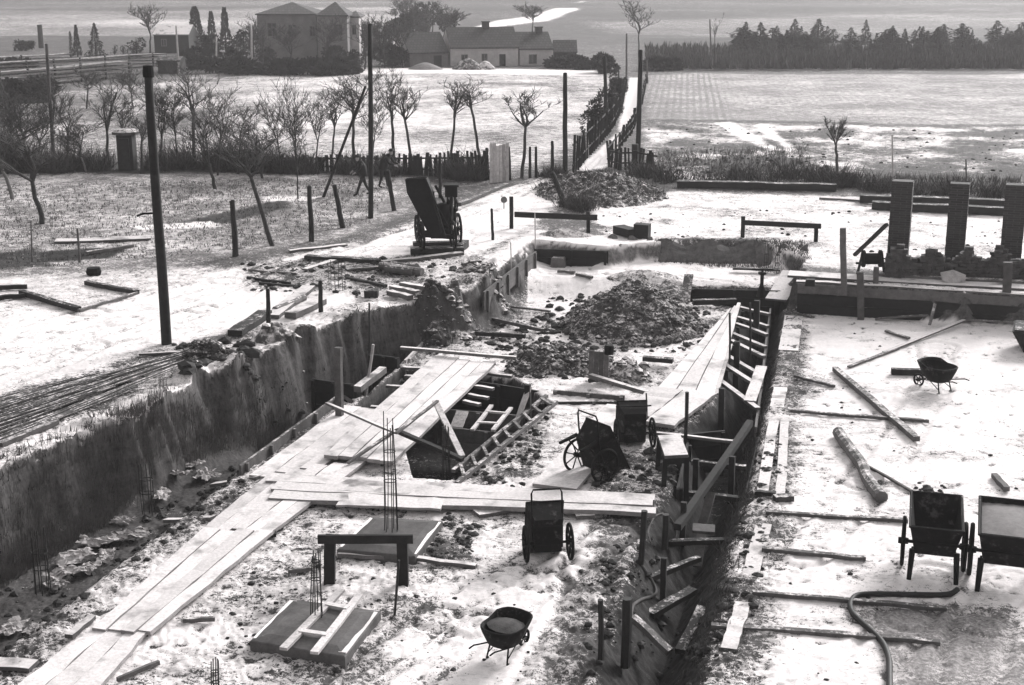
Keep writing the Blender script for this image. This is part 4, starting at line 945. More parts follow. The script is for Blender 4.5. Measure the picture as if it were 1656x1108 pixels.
# ------------------------------------------------------------------ timbers lying about
def plank(label, p, q, wpx=None, w=.2, t=.05, m='wood_snow', lift=.0, name='plank', cat='plank', group=None, n=4, jit=.008, za=None, zb=None, w2=None, side=None):
    A = G(*p) if za is None else ZP(p[0], p[1], za); B = G(*q) if zb is None else ZP(q[0], q[1], zb)
    if wpx: w = wpx*((A+B)/2-Vector((0, 0, CAMZ))).length/F
    u = Vector((0, 0, t/2+.02+lift)); mb = MB().beam(A+u, B+u, w, t, jit=jit, n=n, w2=w2, side=side)
    return solo(name, label, cat, mb, M[m], group=group)
def log(label, p, q, r, m='wood_half', name='log', cat='log', group=None, lift=0., za=None, zb=None):
    A = G(*p) if za is None else ZP(p[0], p[1], za); B = G(*q) if zb is None else ZP(q[0], q[1], zb); u = Vector((0, 0, r*.8+lift)); n = 7
    mb = MB().tube([A.lerp(B, i/n)+u+Vector((random.uniform(-1, 1), random.uniform(-1, 1), random.uniform(-.5, .5)))*r*.25 for i in range(n+1)], [r*random.uniform(.88, 1.08) for i in range(n+1)], 9)
    return solo(name, label, cat, mb, M[m], group=group, smooth=False)
GR = 'loose timbers on the right snowfield'
plank('long thin timber lying aslant in the middle of the right snowfield', (1350, 601), (1482, 716), w=.16, t=.12, m='wood_half', group=GR, n=6)
log('thick round log lying aslant above the right hand barrows', (1357, 706), (1424, 812), .13, group=GR)
plank('thin branch like lath right of the thick log', (1395, 752), (1475, 798), w=.05, t=.05, m='wood', group=GR)
plank('short dark billet at the right edge above the filled cart', (1607, 773), (1628, 797), w=.12, t=.1, m='wood', group=GR)
plank('dark plank end sticking out beside the far wheelbarrow', (1441, 606), (1500, 608), w=.18, t=.16, m='wood_darks', group=GR)
for (lb, p, q, w_) in [('farthest of the dark laths lying across the right snowfield', (1278, 668), (1502, 685), .09), ('faint lath end pointing right from the trench formwork', (1285, 612), (1350, 628), .07),
        ('long dark lath reaching to the empty cart', (1238, 833), (1468, 846), .10), ('dark lath second below the one reaching the empty cart', (1232, 892), (1400, 908), .11),
        ('long dark lath passing under the bend of the hose', (1218, 962), (1530, 990), .10), ('nearest dark lath on the right snowfield', (1150, 1016), (1520, 1044), .11)]:
    plank(lb, p, q, w=w_, t=.07, m='wood_half', group='laths across the right snowfield', n=7, jit=.012)
plank('pale lath by the formwork posts, pointing to upper right', (1430, 573), (1560, 520), w=.12, t=.05, m='wood_snow', group=GR)
plank('second pale lath parallel to the one by the formwork posts', (1372, 596), (1452, 566), w=.10, t=.05, m='wood_half', group=GR)
plank('short crossing stick on the pale laths', (1432, 538), (1470, 550), w=.10, t=.06, m='wood_half', group=GR)
plank('thin board lying at the foot of the formwork wall', (1415, 518), (1500, 512), w=.1, t=.05, m='wood_half', group=GR)
plank('long thin board at the right formwork post foot', (1560, 520), (1640, 524), w=.1, t=.05, m='wood_half', group=GR)
# boards along the edge of the right trench
for i, (lb, p, q, w_) in enumerate([('farthest edge board of the right trench, with a dark end', (1275, 568), (1284, 512), .55), ('edge board beyond the gap in the right trench', (1256, 660), (1262, 628), .34), ('left one of two edge boards in the middle of the right trench', (1232, 800), (1252, 672), .24),
        ('right one of two edge boards in the middle of the right trench', (1262, 804), (1270, 672), .2), ('worn near edge board of the right trench', (1212, 935), (1236, 850), .3), ('nearest edge board of the right trench, half buried', (1178, 1050), (1202, 975), .26)]):
    plank(lb, p, q, w=w_, t=.04, m='wood_snow', lift=-.03, group='edge boards of the right trench', n=9, jit=.014)
plank('small dark block on the edge boards of the right trench', (1220, 801), (1255, 803), w=.12, t=.08, m='wood_darks', group=GR)
plank('brick sized dark lump at the end of the right edge board', (1252, 812), (1281, 810), w=.2, t=.12, m='soil', name='rubble_block', cat='rubble')

# walkways: board strips between four ground pixels
def walkway(label, nl, nr, fr, fl, nb, z=.05, t=.07, m='board_snow', name='plank_walkway', zf=None, cat='walkway'):
    zf = z if zf is None else zf; A, B, C_, D = ZP(*nl, z), ZP(*nr, z), ZP(*fr, zf), ZP(*fl, zf)
    root = thing(name, label, cat, (A+B+C_+D)/4)
    for i in range(nb):
        q = (i+.5)/nb; a, b = A.lerp(B, q), D.lerp(C_, q); wa = (B-A).length/nb; wb = (C_-D).length/nb
        d = (b-a).normalized(); sd = d.cross(UP).normalized(); wa *= abs(sd.dot((B-A).normalized())); wb *= abs(sd.dot((C_-D).normalized()))
        e0, e1 = random.uniform(-.14, .1), random.uniform(-.1, .14); u = Vector((0, 0, t/2+random.uniform(-.014, .014)))
        part(MB().beam(a+d*e0+u+sd*random.uniform(-.015, .015), b+d*e1+u+sd*random.uniform(-.015, .015), wa*random.uniform(.955, .99), t, n=9, jit=.012, w2=wb*random.uniform(.955, .99)), 'board', M[m], root)
    return root
walkway('nearest walkway section running out of the photo at bottom left', (-60, 1180), (110, 1180), (240, 1027), (152, 1018), 3, .06)
walkway('left hand walkway section between the nearest section and the landing', (152, 1020), (240, 1030), (438, 866), (330, 858), 4, .10)
walkway('broad landing of boards where the walkways meet', (325, 860), (440, 866), (600, 744), (432, 772), 5, .06)
walkway('long cross walkway of boards leading right from the landing', (432, 812), (445, 772), (1055, 806), (1050, 836), 3, .08, .09)
walkway('short board sheet overlapping the left part of the cross walkway', (575, 822), (520, 775), (720, 792), (712, 826), 2, .12, .05)
walkway('wide snow white gangway over the central pit', (522, 744), (640, 748), (800, 592), (705, 578), 5, .16, .08)
walkway('lower board strip along the left side of the gangway', (400, 772), (520, 760), (640, 668), (560, 655), 3, .05, .05)
walkway('upper part of the boardwalk along the right trench', (1060, 636), (1155, 640), (1200, 490), (1178, 505), 3, .12, .08)
walkway('lower part of the boardwalk bending down to the dark cart', (1012, 668), (1085, 698), (1158, 642), (1056, 628), 2, .16, .08)
walkway('single broad plank strip between the dark cart and the cross walkway', (858, 790), (932, 797), (1046, 668), (985, 652), 1, .03, .06)
# small planks along the walkways
GP = 'loose planks among the walkways'
for (lb, p, q, w_, m_) in [('pale plank stub sticking out left of the landing', (345, 788), (420, 776), .2, 'wood_snow'), ('second pale stub left of the landing, nearer', (268, 846), (345, 842), .14, 'wood_snow'),
        ('pointed plank at the left side of the near walkway', (112, 1035), (150, 1002), .14, 'wood_snow'), ('grey plank at the bottom left corner', (-20, 1078), (55, 1082), .3, 'wood_snow'),
        ('thin stick parallel to the near walkway at the bottom', (190, 1105), (258, 1076), .05, 'wood'), ('short dark lath on the snow right of the near walkway', (296, 1008), (348, 1006), .07, 'wood_half'),
        ('thin lath right of the landing, pointing at the profile frame', (466, 928), (505, 924), .07, 'wood_half'), ('pale plank lying right of the profile frame', (660, 906), (770, 920), .12, 'wood_snow'),
        ('plank passing under the profile frame', (548, 900), (640, 906), .16, 'wood_snow'), ('dark chock under the right edge of the landing', (427, 869), (447, 868), .16, 'wood_darks'),
        ('dark chock at the joint of the near walkway', (222, 1030), (240, 1028), .14, 'wood_darks'), ('dark timber block at the right end of the cross walkway', (995, 818), (1056, 822), .2, 'wood_dark'),
        ('pale board bit below the cross walkway near the cart', (930, 838), (960, 836), .24, 'wood_snow'), ('flat board piece right of the rubble patch', (770, 836), (822, 826), .3, 'wood_snow')]:
    plank(lb, p, q, w=w_, m=m_, group=GP, t=.07)

# ------------------------------------------------------------------ left formwork panel and the central pit
def panel(label, p, q, z0, z1, t=.06, m='wood', nb=3, name='formwork_shutter', group='formwork panels', dz=0.):
    """boards stacked upright between two plan points given as pixels at height z0"""
    A, B = ZP(*p, z1), ZP(*q, z1); root = thing(name, label, 'formwork', Vector(((A.x+B.x)/2, (A.y+B.y)/2, z0)), group); h = (z1-z0)/nb
    for i in range(nb):
        z = z0+h*(i+.5); part(MB().beam((A.x, A.y, z), (B.x, B.y, z), h*.97, t, side=(0, 0, 1), jit=.006, n=4), 'board', M[m], root)
    d = (B-A); L = d.length; d.normalize(); sd = Vector((d.y, -d.x, 0))*(t/2+.035); k = max(2, int(L/1.1))
    for i in range(k+1):
        p_ = A+d*(L*(.04+.92*i/k)); part(MB().beam((p_.x+sd.x, p_.y+sd.y, z0-.1), (p_.x+sd.x, p_.y+sd.y, z1-.02), .08, .07, side=d), 'batten', M[m], root)
    return root
panel('snow dusted formwork panel standing along the left trench', (388, 752), (545, 640), -.7, .22, m='wood_half')
panel('dark formwork panel across the left trench behind the squared post', (505, 612), (575, 622), -.7, .3, m='wood_dark')
panel('second dark formwork panel across the left trench', (598, 572), (645, 578), -.8, .3, m='wood_dark')
panel('pale formwork board line running up the far left trench', (655, 582), (738, 497), -.6, .10, m='wood_pale', nb=2)
panel('front formwork wall of the central pit with two planks', (715, 690), (862, 704), -.75, -.05, m='wood', nb=2)
panel('middle formwork wall inside the central pit', (700, 660), (850, 672), -.8, -.02, m='wood', nb=2)
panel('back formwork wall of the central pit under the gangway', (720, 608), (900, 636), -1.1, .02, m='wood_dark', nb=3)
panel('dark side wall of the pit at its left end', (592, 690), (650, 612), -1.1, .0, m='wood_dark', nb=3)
panel('low formwork edge behind the ladder, facing the cart', (870, 650), (1050, 648), -.25, .06, m='wood_darks', nb=1)
panel('formwork edge below the plank screen', (895, 630), (1010, 640), -.1, .12, m='wood_half', nb=1)
def sqpost(label, bx, by, tx, ty, wpx, m='wood', name='squared_post', cat='post', z=0., group=None):
    return post(label, bx, by, tx, ty, wpx, cat, name, m, group, True, z)
sqpost('tall squared grey post standing in the left trench', 549, 684, 547, 562, 11, z=-.1)
sqpost('squared post at the right corner of the central pit', 855, 690, 853, 622, 9, 'wood_dark', z=-.2)
def strut(label, p, q, za, zb, w=.1, t=.06, m='wood', group='braces over the central pit', name='brace', cat='brace'):
    return plank(label, p, q, w=w, t=t, m=m, za=za, zb=zb, name=name, cat=cat, group=group, jit=.006)
strut('pale brace leaning in the middle of the gangway side, pointing down right', (704, 652), (747, 742), .55, .0, .14, .05, 'wood_pale')
strut('dark brace falling right from the thin rod cluster to the ladder foot', (640, 700), (748, 748), .45, .1, .12, .08, 'wood_dark')
strut('long pale lath crossing the gangway, falling right', (528, 655), (640, 703), .45, .5, .08, .05, 'wood_snow')
strut('dark lath rising right from the cross walkway', (562, 752), (636, 702), .15, .5, .07, .05, 'wood_half')
strut('dark lath rising to the pale brace', (640, 704), (708, 652), .5, .6, .07, .05, 'wood_half')
strut('long snowy batten lying over the far end of the gangway', (648, 566), (835, 582), .30, .30, .12, .08, 'wood_snow')
strut('thick round ended timber leaning in the left trench', (578, 636), (620, 604), .15, .25, .2, .16, 'wood_snow')
strut('dark raking brace left of the thick timber', (556, 645), (592, 668), .1, -.4, .1, .08, 'wood')
strut('crooked tall batten standing in the left trench', (589, 662), (604, 560), -.5, 1.2, .06, .05, 'wood_pale')
strut('light raking shore at the right corner of the pit', (835, 690), (856, 628), -.1, .75, .14, .05, 'wood_pale')
strut('wedge shaped upright board inside the pit', (738, 694), (748, 668), -.15, .1, .3, .04, 'wood_pale')
for i, (lb, p, q) in enumerate([('farthest pit spreader under the gangway edge', (775, 606), (828, 612)), ('second pit spreader from the gangway end', (768, 628), (798, 633)), ('third pit spreader from the gangway end', (758, 642), (790, 648)), ('nearest pit spreader below the gangway', (750, 652), (776, 658)),
        ('short stacked batten left of the gangway, far end', (652, 598), (690, 600)), ('stacked batten left of the gangway, second', (655, 612), (690, 614)), ('stacked batten left of the gangway, third', (625, 628), (668, 630)), ('stacked batten left of the gangway, nearest', (600, 662), (640, 664))]):
    plank(lb, p, q, w=.12, t=.07, m='wood_snow', za=.04, zb=.04, group='spreaders round the gangway')
def ladder(label, a0, a1, b0, b1, n, z, m, w=.09, t=.06, name='ladder', z1=None):
    z1 = z if z1 is None else z1; A0, A1, B0, B1 = ZP(*a0, z), ZP(*a1, z1), ZP(*b0, z), ZP(*b1, z1); root = thing(name, label, 'ladder', (A0+A1+B0+B1)/4)
    part(MB().beam(A0, A1, w, t, jit=.005, n=4), 'rail', M[m], root); part(MB().beam(B0, B1, w, t, jit=.005, n=4), 'rail', M[m], root)
    for i in range(n):
        q = (i+.6)/(n+.2); p, r = A0.lerp(A1, q), B0.lerp(B1, q); part(MB().beam(p+Vector((0, 0, t*.45)), r+Vector((0, 0, t*.45)), w*.8, t*.7, jit=.004, n=2), 'rung', M[m], root)
    return root
ladder('long dark ladder lying aslant over the edge of the central pit', (733, 762), (884, 640), (738, 782), (900, 650), 9, .06, 'wood_half', .09, .08, z1=.28)
ladder('short pale ladder like frame lying inside the central pit', (764, 696), (795, 656), (797, 696), (826, 660), 2, .02, 'wood_pale', .1, .05)
strut('low snowy batten in front of the big dirt heap', (780, 516), (880, 538), .05, .05, .12, .1, 'wood_half', 'battens by the dirt heap', 'plank', 'plank')
strut('thin dark lath left of the big dirt heap', (790, 494), (890, 506), .1, .1, .08, .06, 'wood_half', 'battens by the dirt heap', 'plank', 'plank')
strut('long dark shadowy batten between the lower heap and the trench', (690, 538), (850, 548), .04, .04, .14, .12, 'wood_darks', 'battens by the dirt heap', 'plank', 'plank')
strut('dark plank right of the snow crusted mound', (1040, 584), (1088, 588), .1, .1, .2, .12, 'wood_darks', 'battens by the dirt heap', 'plank', 'plank')
strut('plank leading from the plank screen down to the boardwalk', (955, 612), (1048, 640), .18, .14, .14, .1, 'wood_snow', 'battens by the dirt heap', 'plank', 'plank')
strut('fallen batten on the right flank of the big heap', (1080, 505), (1120, 530), .35, .1, .1, .06, 'wood_half', 'battens by the dirt heap', 'plank', 'plank')
# plank screen by the mound
A, B = ZP(952, 612, .1), ZP(984, 614, .1); root = thing('plank_screen', 'upright grey plank screen beside the snow crusted mound', 'screen', (A+B)/2)
for i in range(4):
    p = A.lerp(B, (i+.5)/4); part(MB().beam(p, p+Vector((0, 0, .78+random.uniform(-.05, .05))), (B-A).length/4*.95, .04, side=(B-A), jit=.006, n=3), 'plank', M['wood'], root)
p = ZP(984, 616, .1); solo('iron_can', 'small dark can set on top of the plank screen', 'can', MB().lathe([(0, 0), (.12, 0), (.13, .2), (.1, .24), (0, .24)], p+Vector((0, 0, .72)), 12), M['iron'], p+Vector((0, 0, .72)))
# retaining boards at the back of the site
panel('dark retaining board at the foot of the far earth bank', (864, 402), (984, 406), .4, 1.0, m='wood_dark', nb=2, group='retaining boards')
panel('grey slanting retaining board on the left of the snowy terrace', (782, 472), (866, 406), .5, 1.08, m='wood', nb=2, group='retaining boards')
panel('dark back wall of the cross trench', (1114, 466), (1262, 470), -.5, .32, m='wood_dark', nb=3, group='retaining boards')
plank('dark squared beam lying on the near edge of the cross trench', (1120, 494), (1190, 492), w=.2, t=.16, m='wood_darks', za=.05, zb=.05, name='beam', cat='beam')
plank('pale matting covered board end left of the cross trench', (1108, 490), (1114, 446), w=.3, t=.05, m='wood_half', za=.0, zb=.7)
plank('white plank panel leaning at the corner of the right formwork', (1255, 488), (1282, 442), w=.7, t=.06, m='wood_snow', za=.1, zb=.55)
plank('thin dark board on the snowy terrace edge above the cross trench', (1185, 436), (1262, 439), w=.25, t=.06, m='wood_darks', za=.5, zb=.5)
for lb, x0, y0, x1, y1 in [('long matting bank revetment at the back of the terrace', 1060, 424, 1225, 428), ('matting revetment right of the leaning board', 1225, 430, 1312, 436), ('short matting revetment behind the dark retaining board', 985, 416, 1058, 422)]:
    a, b = ZP(x0, y0, .42), ZP(x1, y1, .42); mb = MB(); n = 16; m_ = 6
    for i in range(n+1):
        for j in range(m_+1):
            p = a.lerp(b, i/n); mb.v.append((p.x+random.uniform(-.03, .03), p.y+.75*j/m_+random.uniform(-.03, .03), .40+(.62+.14*math.sin(i*.9))*j/m_))
    for i in range(n):
        for j in range(m_): o = i*(m_+1)+j; mb.f.append((o, o+m_+1, o+m_+2, o+1))
    b0 = len(mb.v)
    for i in range(n+1):
        for j in range(m_+1): x, y, z = mb.v[i*(m_+1)+j]; mb.v.append((x, y+.12, z-.1))
    for i in range(n):
        for j in range(m_): o = b0+i*(m_+1)+j; mb.f.append((o+1, o+m_+2, o+m_+1, o))
    solo('matting_revetment', lb, 'revetment', mb, M['canvas'], group='matting revetments')
post('upright dark board leaning at the matting bank', 1037, 408, 1039, 362, 24, 'board', 'leaning_board', 'wood_dark', None, True, .45)
plank('small dark trough lying behind the leaning board', (1000, 378), (1025, 385), w=.5, t=.3, m='wood_dark', name='trough', cat='trough', za=1.0, zb=1.0)
p = ZP(903, 436, .32); solo('small_crate', 'small grey crate alone on the snowy terrace', 'crate', MB().box(p+Vector((0, 0, .2)), (.27, -.04, 0), (.04, .22, 0), (0, 0, .2), taper=.82).box(p+Vector((0, 0, .42)), (.2, -.03, 0), (.03, .16, 0), (0, 0, .02)), M['wood_half'], p)
for lb, p, q, w_ in [('dark lath beside the small crate', (902, 441), (930, 443), .12), ('second dark lath right of the small crate', (932, 446), (958, 452), .12)]: plank(lb, p, q, w=w_, t=.08, m='wood_half')
# ------------------------------------------------------------------ right hand formwork, brick pillars
AX = Vector((math.cos(R(20)), -math.sin(R(20)), 0)); AY = Vector((math.sin(R(20)), math.cos(R(20)), 0))     # the building's own axes
A, B = ZP(1288, 506, 0), ZP(1700, 532, 0); root = thing('board_formwork', 'long dark board formwork wall along the back of the right snowfield', 'formwork', (A+B)/2); hh = .93
for i in range(3):
    z = hh/3*(i+.5); o = Vector((0, .04*i-.04, 0)); part(MB().beam(A+o+Vector((0, 0, z)), B+o+Vector((0, 0, z)), hh/3*.97, .06, side=(0, 0, 1), n=8, jit=.012), 'board', M['wood_dark' if i < 2 else 'wood'], root)
for i in range(9):
    p = A.lerp(B, (i+.5)/9)+Vector((.03, .12, 0)); part(MB().beam(p, p+Vector((0, 0, hh-.03)), .1, .08, side=(1, 0, 0)), 'batten', M['wood'], root)
part(MB().beam(A+Vector((0, .28, hh+.03)), B+Vector((0, .2, hh+.03)), .26, .06, n=8, jit=.015), 'top_board', M['wood_snow'], root)
for lb, bx, by, tx, ty, w_ in [('formwork post nearest the corner, standing before the dark boards', 1392, 517, 1391, 440, 10), ('middle formwork post with crossed sticks at its foot', 1508, 492, 1510, 438, 11), ('tallest formwork post at the right edge', 1626, 524, 1630, 424, 13), ('squared post behind the formwork, left of the raking brace', 1365, 466, 1363, 369, 9), ('short post behind the formwork corner', 1416, 462, 1417, 432, 8)]:
    behind = 'behind' in lb
    post(lb, bx, by, tx, ty, w_, 'post', 'formwork_post', 'wood', 'posts of the right formwork', True, .92 if behind else 0.)
plank('raking brace propped against the left brick pillar', (1382, 416), (1434, 366), w=.12, t=.1, m='wood_dark', za=1.0, zb=2.3, name='brace', cat='brace')
plank('stick leaning at the foot of the middle formwork post, left one', (1503, 528), (1512, 494), w=.08, t=.06, m='wood_half', za=.05, zb=.6, name='stick', cat='stick')
plank('stick leaning at the foot of the middle formwork post, right one', (1538, 512), (1508, 490), w=.05, t=.05, m='wood_half', za=.05, zb=.6, name='stick', cat='stick')
plank('snowy plank walk lying behind the formwork wall', (1275, 446), (1700, 470), w=.8, t=.07, m='wood_snow', za=.96, zb=.96, n=6)
plank('dark board behind the plank walk, before the bricks', (1420, 448), (1700, 463), w=.3, t=.1, m='wood_half', za=1.0, zb=1.0, n=6)
p = ZP(1247+45, 450, .98); solo('wooden_block', 'small dark block on the left end of the formwork wall', 'block', MB().box(ZP(1310, 462, .98)+Vector((0, 0, .1)), (.15, -.03, 0), (.03, .12, 0), (0, 0, .1), taper=.9), M['wood_dark'])
def pillar(label, bx, by, tx, ty, wpx):
    b = ZP(bx, by, .9); h = upto(b, ty); k = (b-Vector((0, 0, CAMZ))).length/F; w_ = wpx*k/2/1.12; mb = MB(); n = max(8, int(h/.15)); rnd = random.Random(bx)
    mb.box(b+Vector((0, 0, h/2)), AX*w_, AY*w_*.8, (0, 0, h/2))
    for i in range(n):
        z = h*(i+.5)/n; j = rnd.uniform(.002, .012)
        mb.box(b+Vector((0, 0, z)), AX*(w_+j), AY*(w_*.8+j), (0, 0, h/n*.42))
    return solo('brick_pillar', label, 'pillar', mb, M['brick'], b, 'brick pillars')
pillar('left of the three rough brick pillars', 1450, 440, 1455, 292, 34); pillar('middle one of the three rough brick pillars', 1541, 442, 1544, 296, 31); pillar('right of the three rough brick pillars, at the photo edge', 1631, 446, 1635, 298, 34)
# bricks stacked loosely round the pillars
mb = MB(); rnd = random.Random(3)
for c in range(34):
    for r_ in range(2):
        n = 7+int(2.5*math.sin(c*.8)+rnd.random()*2)
        q = c/33; px = 1436+q*232; p = ZP(px, 455+q*4, .9)+AY*(r_*.26)
        for l in range(n):
            a = rnd.uniform(-.25, .25); u = (AX*math.cos(a)+AY*math.sin(a)); v = (AY*math.cos(a)-AX*math.sin(a))
            mb.box(p+Vector((rnd.uniform(-.03, .03), rnd.uniform(-.05, .05), .055+l*.105)), u*.12, v*.115, Vector((rnd.uniform(-.01, .01), 0, .048)))
solo('brick_stack', 'ragged stack of dark bricks along the feet of the pillars', 'bricks', mb, M['bricks'], kind='stuff')
p = ZP(1538, 456, 1.0); solo('cement_sack', 'single white sack lying before the brick stack', 'sack', MB().lump(p+Vector((0, -.1, .15)), .42, .26, 4), M['paper'], p)
# winch like gear left of the pillars
p = ZP(1408, 448, .92); root = thing('hand_winch', 'small dark winch stand at the foot of the raking brace', 'winch', p)
part(MB().beam(p+Vector((-.45, 0, 0)), p+Vector((-.3, 0, .8)), .08, .08).beam(p+Vector((.45, 0, 0)), p+Vector((.3, 0, .8)), .08, .08).beam(p+Vector((-.5, 0, .45)), p+Vector((.5, 0, .45)), .08, .06), 'frame', M['wood_dark'], root)
part(MB().lathe([(0, -.3), (.28, -.3), (.28, -.24), (.18, -.22), (.18, .22), (.28, .24), (.28, .3), (0, .3)], p+Vector((0, 0, .6)), 16, (1, 0, 0)), 'drum', M['iron'], root)
part(MB().tube([p+Vector((.35, 0, .6)), p+Vector((.55, 0, .6)), p+Vector((.55, 0, .95)), p+Vector((.7, 0, .95))], .025, 6), 'crank', M['iron'], root)
for lb, a, b, w_, h_ in [('upper dark timber beam lying behind the brick pillars', (1390, 328), (1700, 338), .5, .32), ('lower dark timber beam lying behind the brick pillars', (1410, 338), (1700, 352), .5, .3), ('long dark timber edge before the scrub', (1095, 303), (1352, 309), .5, .3)]:
    plank(lb, a, b, w=w_, t=h_, m='wood_darks', name='timber_beam', cat='beam', n=8, jit=.02)
plank('thin bare pole lying left of the dark timber beams', (1325, 323), (1392, 327), w=.1, t=.08, m='wood')

# ------------------------------------------------------------------ profile boards
def profile(label, l0, l1, r0, r1, wpx, rail, m='wood_dark', th=.1, z=None):
    A = G(*l0) if z is None else ZP(*l0, z); B = G(*r0) if z is None else ZP(*r0, z); k = ((A+B)/2-Vector((0, 0, CAMZ))).length/F; w_ = wpx*k; root = thing('profile_trestle', label, 'profile board', (A+B)/2, 'profile frames'); sd = (B-A).normalized()
    ta, tb = PY(*l1, A.y), PY(*r1, B.y)
    part(MB().beam(A-Vector((0, 0, .2)), ta, w_, th, side=sd, jit=.006, n=3), 'post', M[m], root); part(MB().beam(B-Vector((0, 0, .2)), tb, w_, th, side=sd, jit=.006, n=3), 'post', M[m], root)
    (x0, y0), (x1, y1), hp = rail; p, q = PY(x0, y0, A.y-.1), PY(x1, y1, B.y-.1); part(MB().beam(p, q, hp*k, .06, side=(0, 0, 1), jit=.006, n=4), 'rail', M[m], root)
    return root
profile('stout profile frame in the foreground beside the concrete footings', (532, 944), (534, 866), (652, 946), (650, 872), 17, ((514, 872), (668, 872), 14), th=.14)
profile('profile frame at the roadside by the grassy mound', (827, 370), (827, 318), (952, 376), (951, 342), 6, ((832, 347), (966, 352), 9))
profile('profile frame alone on the snow behind the terrace', (1201, 384), (1202, 350), (1320, 391), (1320, 362), 6, ((1202, 360), (1328, 366), 8))

# ------------------------------------------------------------------ footings with bar cages
def footing(label, corners, z, h, dish=True):
    P = [ZP(*c, z) for c in corners]; c0 = sum(P, Vector())/4; root = thing('concrete_footing', label, 'footing', Vector((c0.x, c0.y, z-h)), 'concrete footings'); mb = MB()
    top = [c0.lerp(p, .98) for p in P]; mid = [c0.lerp(p, .72)-Vector((0, 0, .0))+Vector((0, 0, .05)) for p in P]; bot = [Vector((p.x, p.y, z-h)) for p in P]
    mb.add(bot+[Vector((p.x, p.y, z-.015)) for p in P]+top+mid, [(0, 1, 5, 4), (1, 2, 6, 5), (2, 3, 7, 6), (3, 0, 4, 7)]+[(4+i, 4+(i+1) % 4, 8+(i+1) % 4, 8+i) for i in range(4)]+[(8+i, 8+(i+1) % 4, 12+(i+1) % 4, 12+i) for i in range(4)]+[(12, 13, 14, 15)])
    part(mb, 'slab', M['conc'], root); 
    bb = MB()
    for i in (1, 3): part(MB().beam(top[i].lerp(c0, .09)+Vector((0, 0, .004)), top[(i+1) % 4].lerp(c0, .09)+Vector((0, 0, .004)), .13, .02, jit=.006, n=5), 'snow_rim', M['snow'], root)
    return root
footing('near concrete footing with a plank frame round its bar cage', [(404, 1036), (558, 1062), (616, 988), (470, 968)], .18, .4)
footing('far concrete footing behind the profile frame', [(545, 888), (672, 900), (716, 842), (600, 836)], .15, .3)
def cage(label, bx, by, ty, wpx, n, z, lean=0, tie=.4, spread=1., group='bar cages', m='rust', name='rebar_cage'):
    b = ZP(bx, by, z); k = (b-Vector((0, 0, CAMZ))).length/F; h = upto(b, ty); r = wpx*k/2; root = thing(name, label, 'reinforcing bars', b, group); rnd = random.Random(bx*3+by)
    for i in range(n):
        a = 2*math.pi*i/n+.4; o = Vector((math.cos(a)*r, math.sin(a)*r*.8, -.1)); q = rnd.uniform(.86, 1.05); t_ = Vector((math.cos(a)*r*spread+rnd.uniform(-.03, .03)+lean, math.sin(a)*r*spread, h*q))
        part(MB().tube([b+o, b+o.lerp(t_, .5)+Vector((rnd.uniform(-.015, .015), rnd.uniform(-.015, .015), 0)), b+t_], .0095, 5), 'bar', M[m], root)
    for q in (tie, tie+.25):
        c = b+Vector((lean*q, 0, h*q)); rr = r*(1+(spread-1)*q)*1.05; part(MB().tube([c+Vector((math.cos(2*math.pi*i/8)*rr, math.sin(2*math.pi*i/8)*rr*.8, 0)) for i in range(9)], .009, 5), 'stirrup', M[m], root)
    return root
cage('tied bar cage rising from the near footing', 512, 1000, 884, 20, 6, .2, .02, .55, .55)
cage('tall thin bar cage in the middle of the cross walkway', 633, 862, 672, 22, 7, .15, .0, .45, .75)
cage('bar bundle standing in the left trench by the paper heaps, far one', 241, 832, 744, 20, 5, -.5)
cage('bar bundle standing in the left trench by the paper heaps, near one', 70, 960, 856, 24, 7, -.5)
cage('dark bar cluster at the foot of the central pit ladder', 722, 776, 690, 14, 7, -.3, 0, .4, .8)
cage('bar bundle by the bottom edge of the photo', 350, 1130, 1062, 12, 5, .0)
cage('short bars sticking out of the cross trench corner, left pair', 1238, 446, 392, 8, 3, .35)
cage('short bars sticking out of the cross trench corner, right pair', 1256, 446, 394, 6, 3, .35)
cage('bars standing by the far left trench edge', 545, 0+470, 420, 26, 6, 1.1, m='rods')
def rod(label, bx, by, tx, ty, r, z=0., m='rust', group='upright iron rods'):
    b = ZP(bx, by, z); t_ = PY(tx, ty, b.y); return solo('iron_rod', label, 'rod', MB().tube([b-Vector((0, 0, .2)), b.lerp(t_, .5)+Vector((.01, 0, 0)), t_], r, 7), M[m], b, group)
rod('thick rod standing left of the right trench near the photo bottom', 971, 1060, 971, 970, .045); rod('stout dark stake in the right trench mouth at the bottom', 1011, 1060, 1014, 968, .08, -.1)
rod('dark stake standing at the end of the cross walkway', 1036, 905, 1042, 826, .06); rod('stake in the torn netting of the right trench', 1075, 872, 1077, 832, .07, -.2)
rod('long thin rod at the far end of the boardwalk', 1180, 590, 1180, 506, .03); rod('second rod at the far end of the boardwalk', 1213, 600, 1213, 490, .03, -.2)
rod('rod standing at the bend of the boardwalk', 1108, 712, 1111, 634, .045); rod('thin rod beside the dark cart', 1046, 690, 1045, 636, .02); rod('rod before the profile frame, thin', 636, 1000, 645, 906, .022)
rod('hooked rod at the left pit corner', 597, 560, 597, 490, .025, .6)
b = ZP(1231, 480, .3); root = thing('screw_jack', 'dark screw jack like stand over the cross trench', 'jack', b); h = upto(b, 436)
part(MB().lathe([(.16, 0), (.1, h*.3), (.06, h*.45), (.06, h*.8), (.14, h*.84), (.14, h*.9), (.03, h*.92), (.03, h)], b, 10), 'stand', M['iron'], root); part(MB().tube([b+Vector((-.35, 0, h)), b+Vector((.35, 0, h))], .03, 6), 'bar', M['iron'], root)
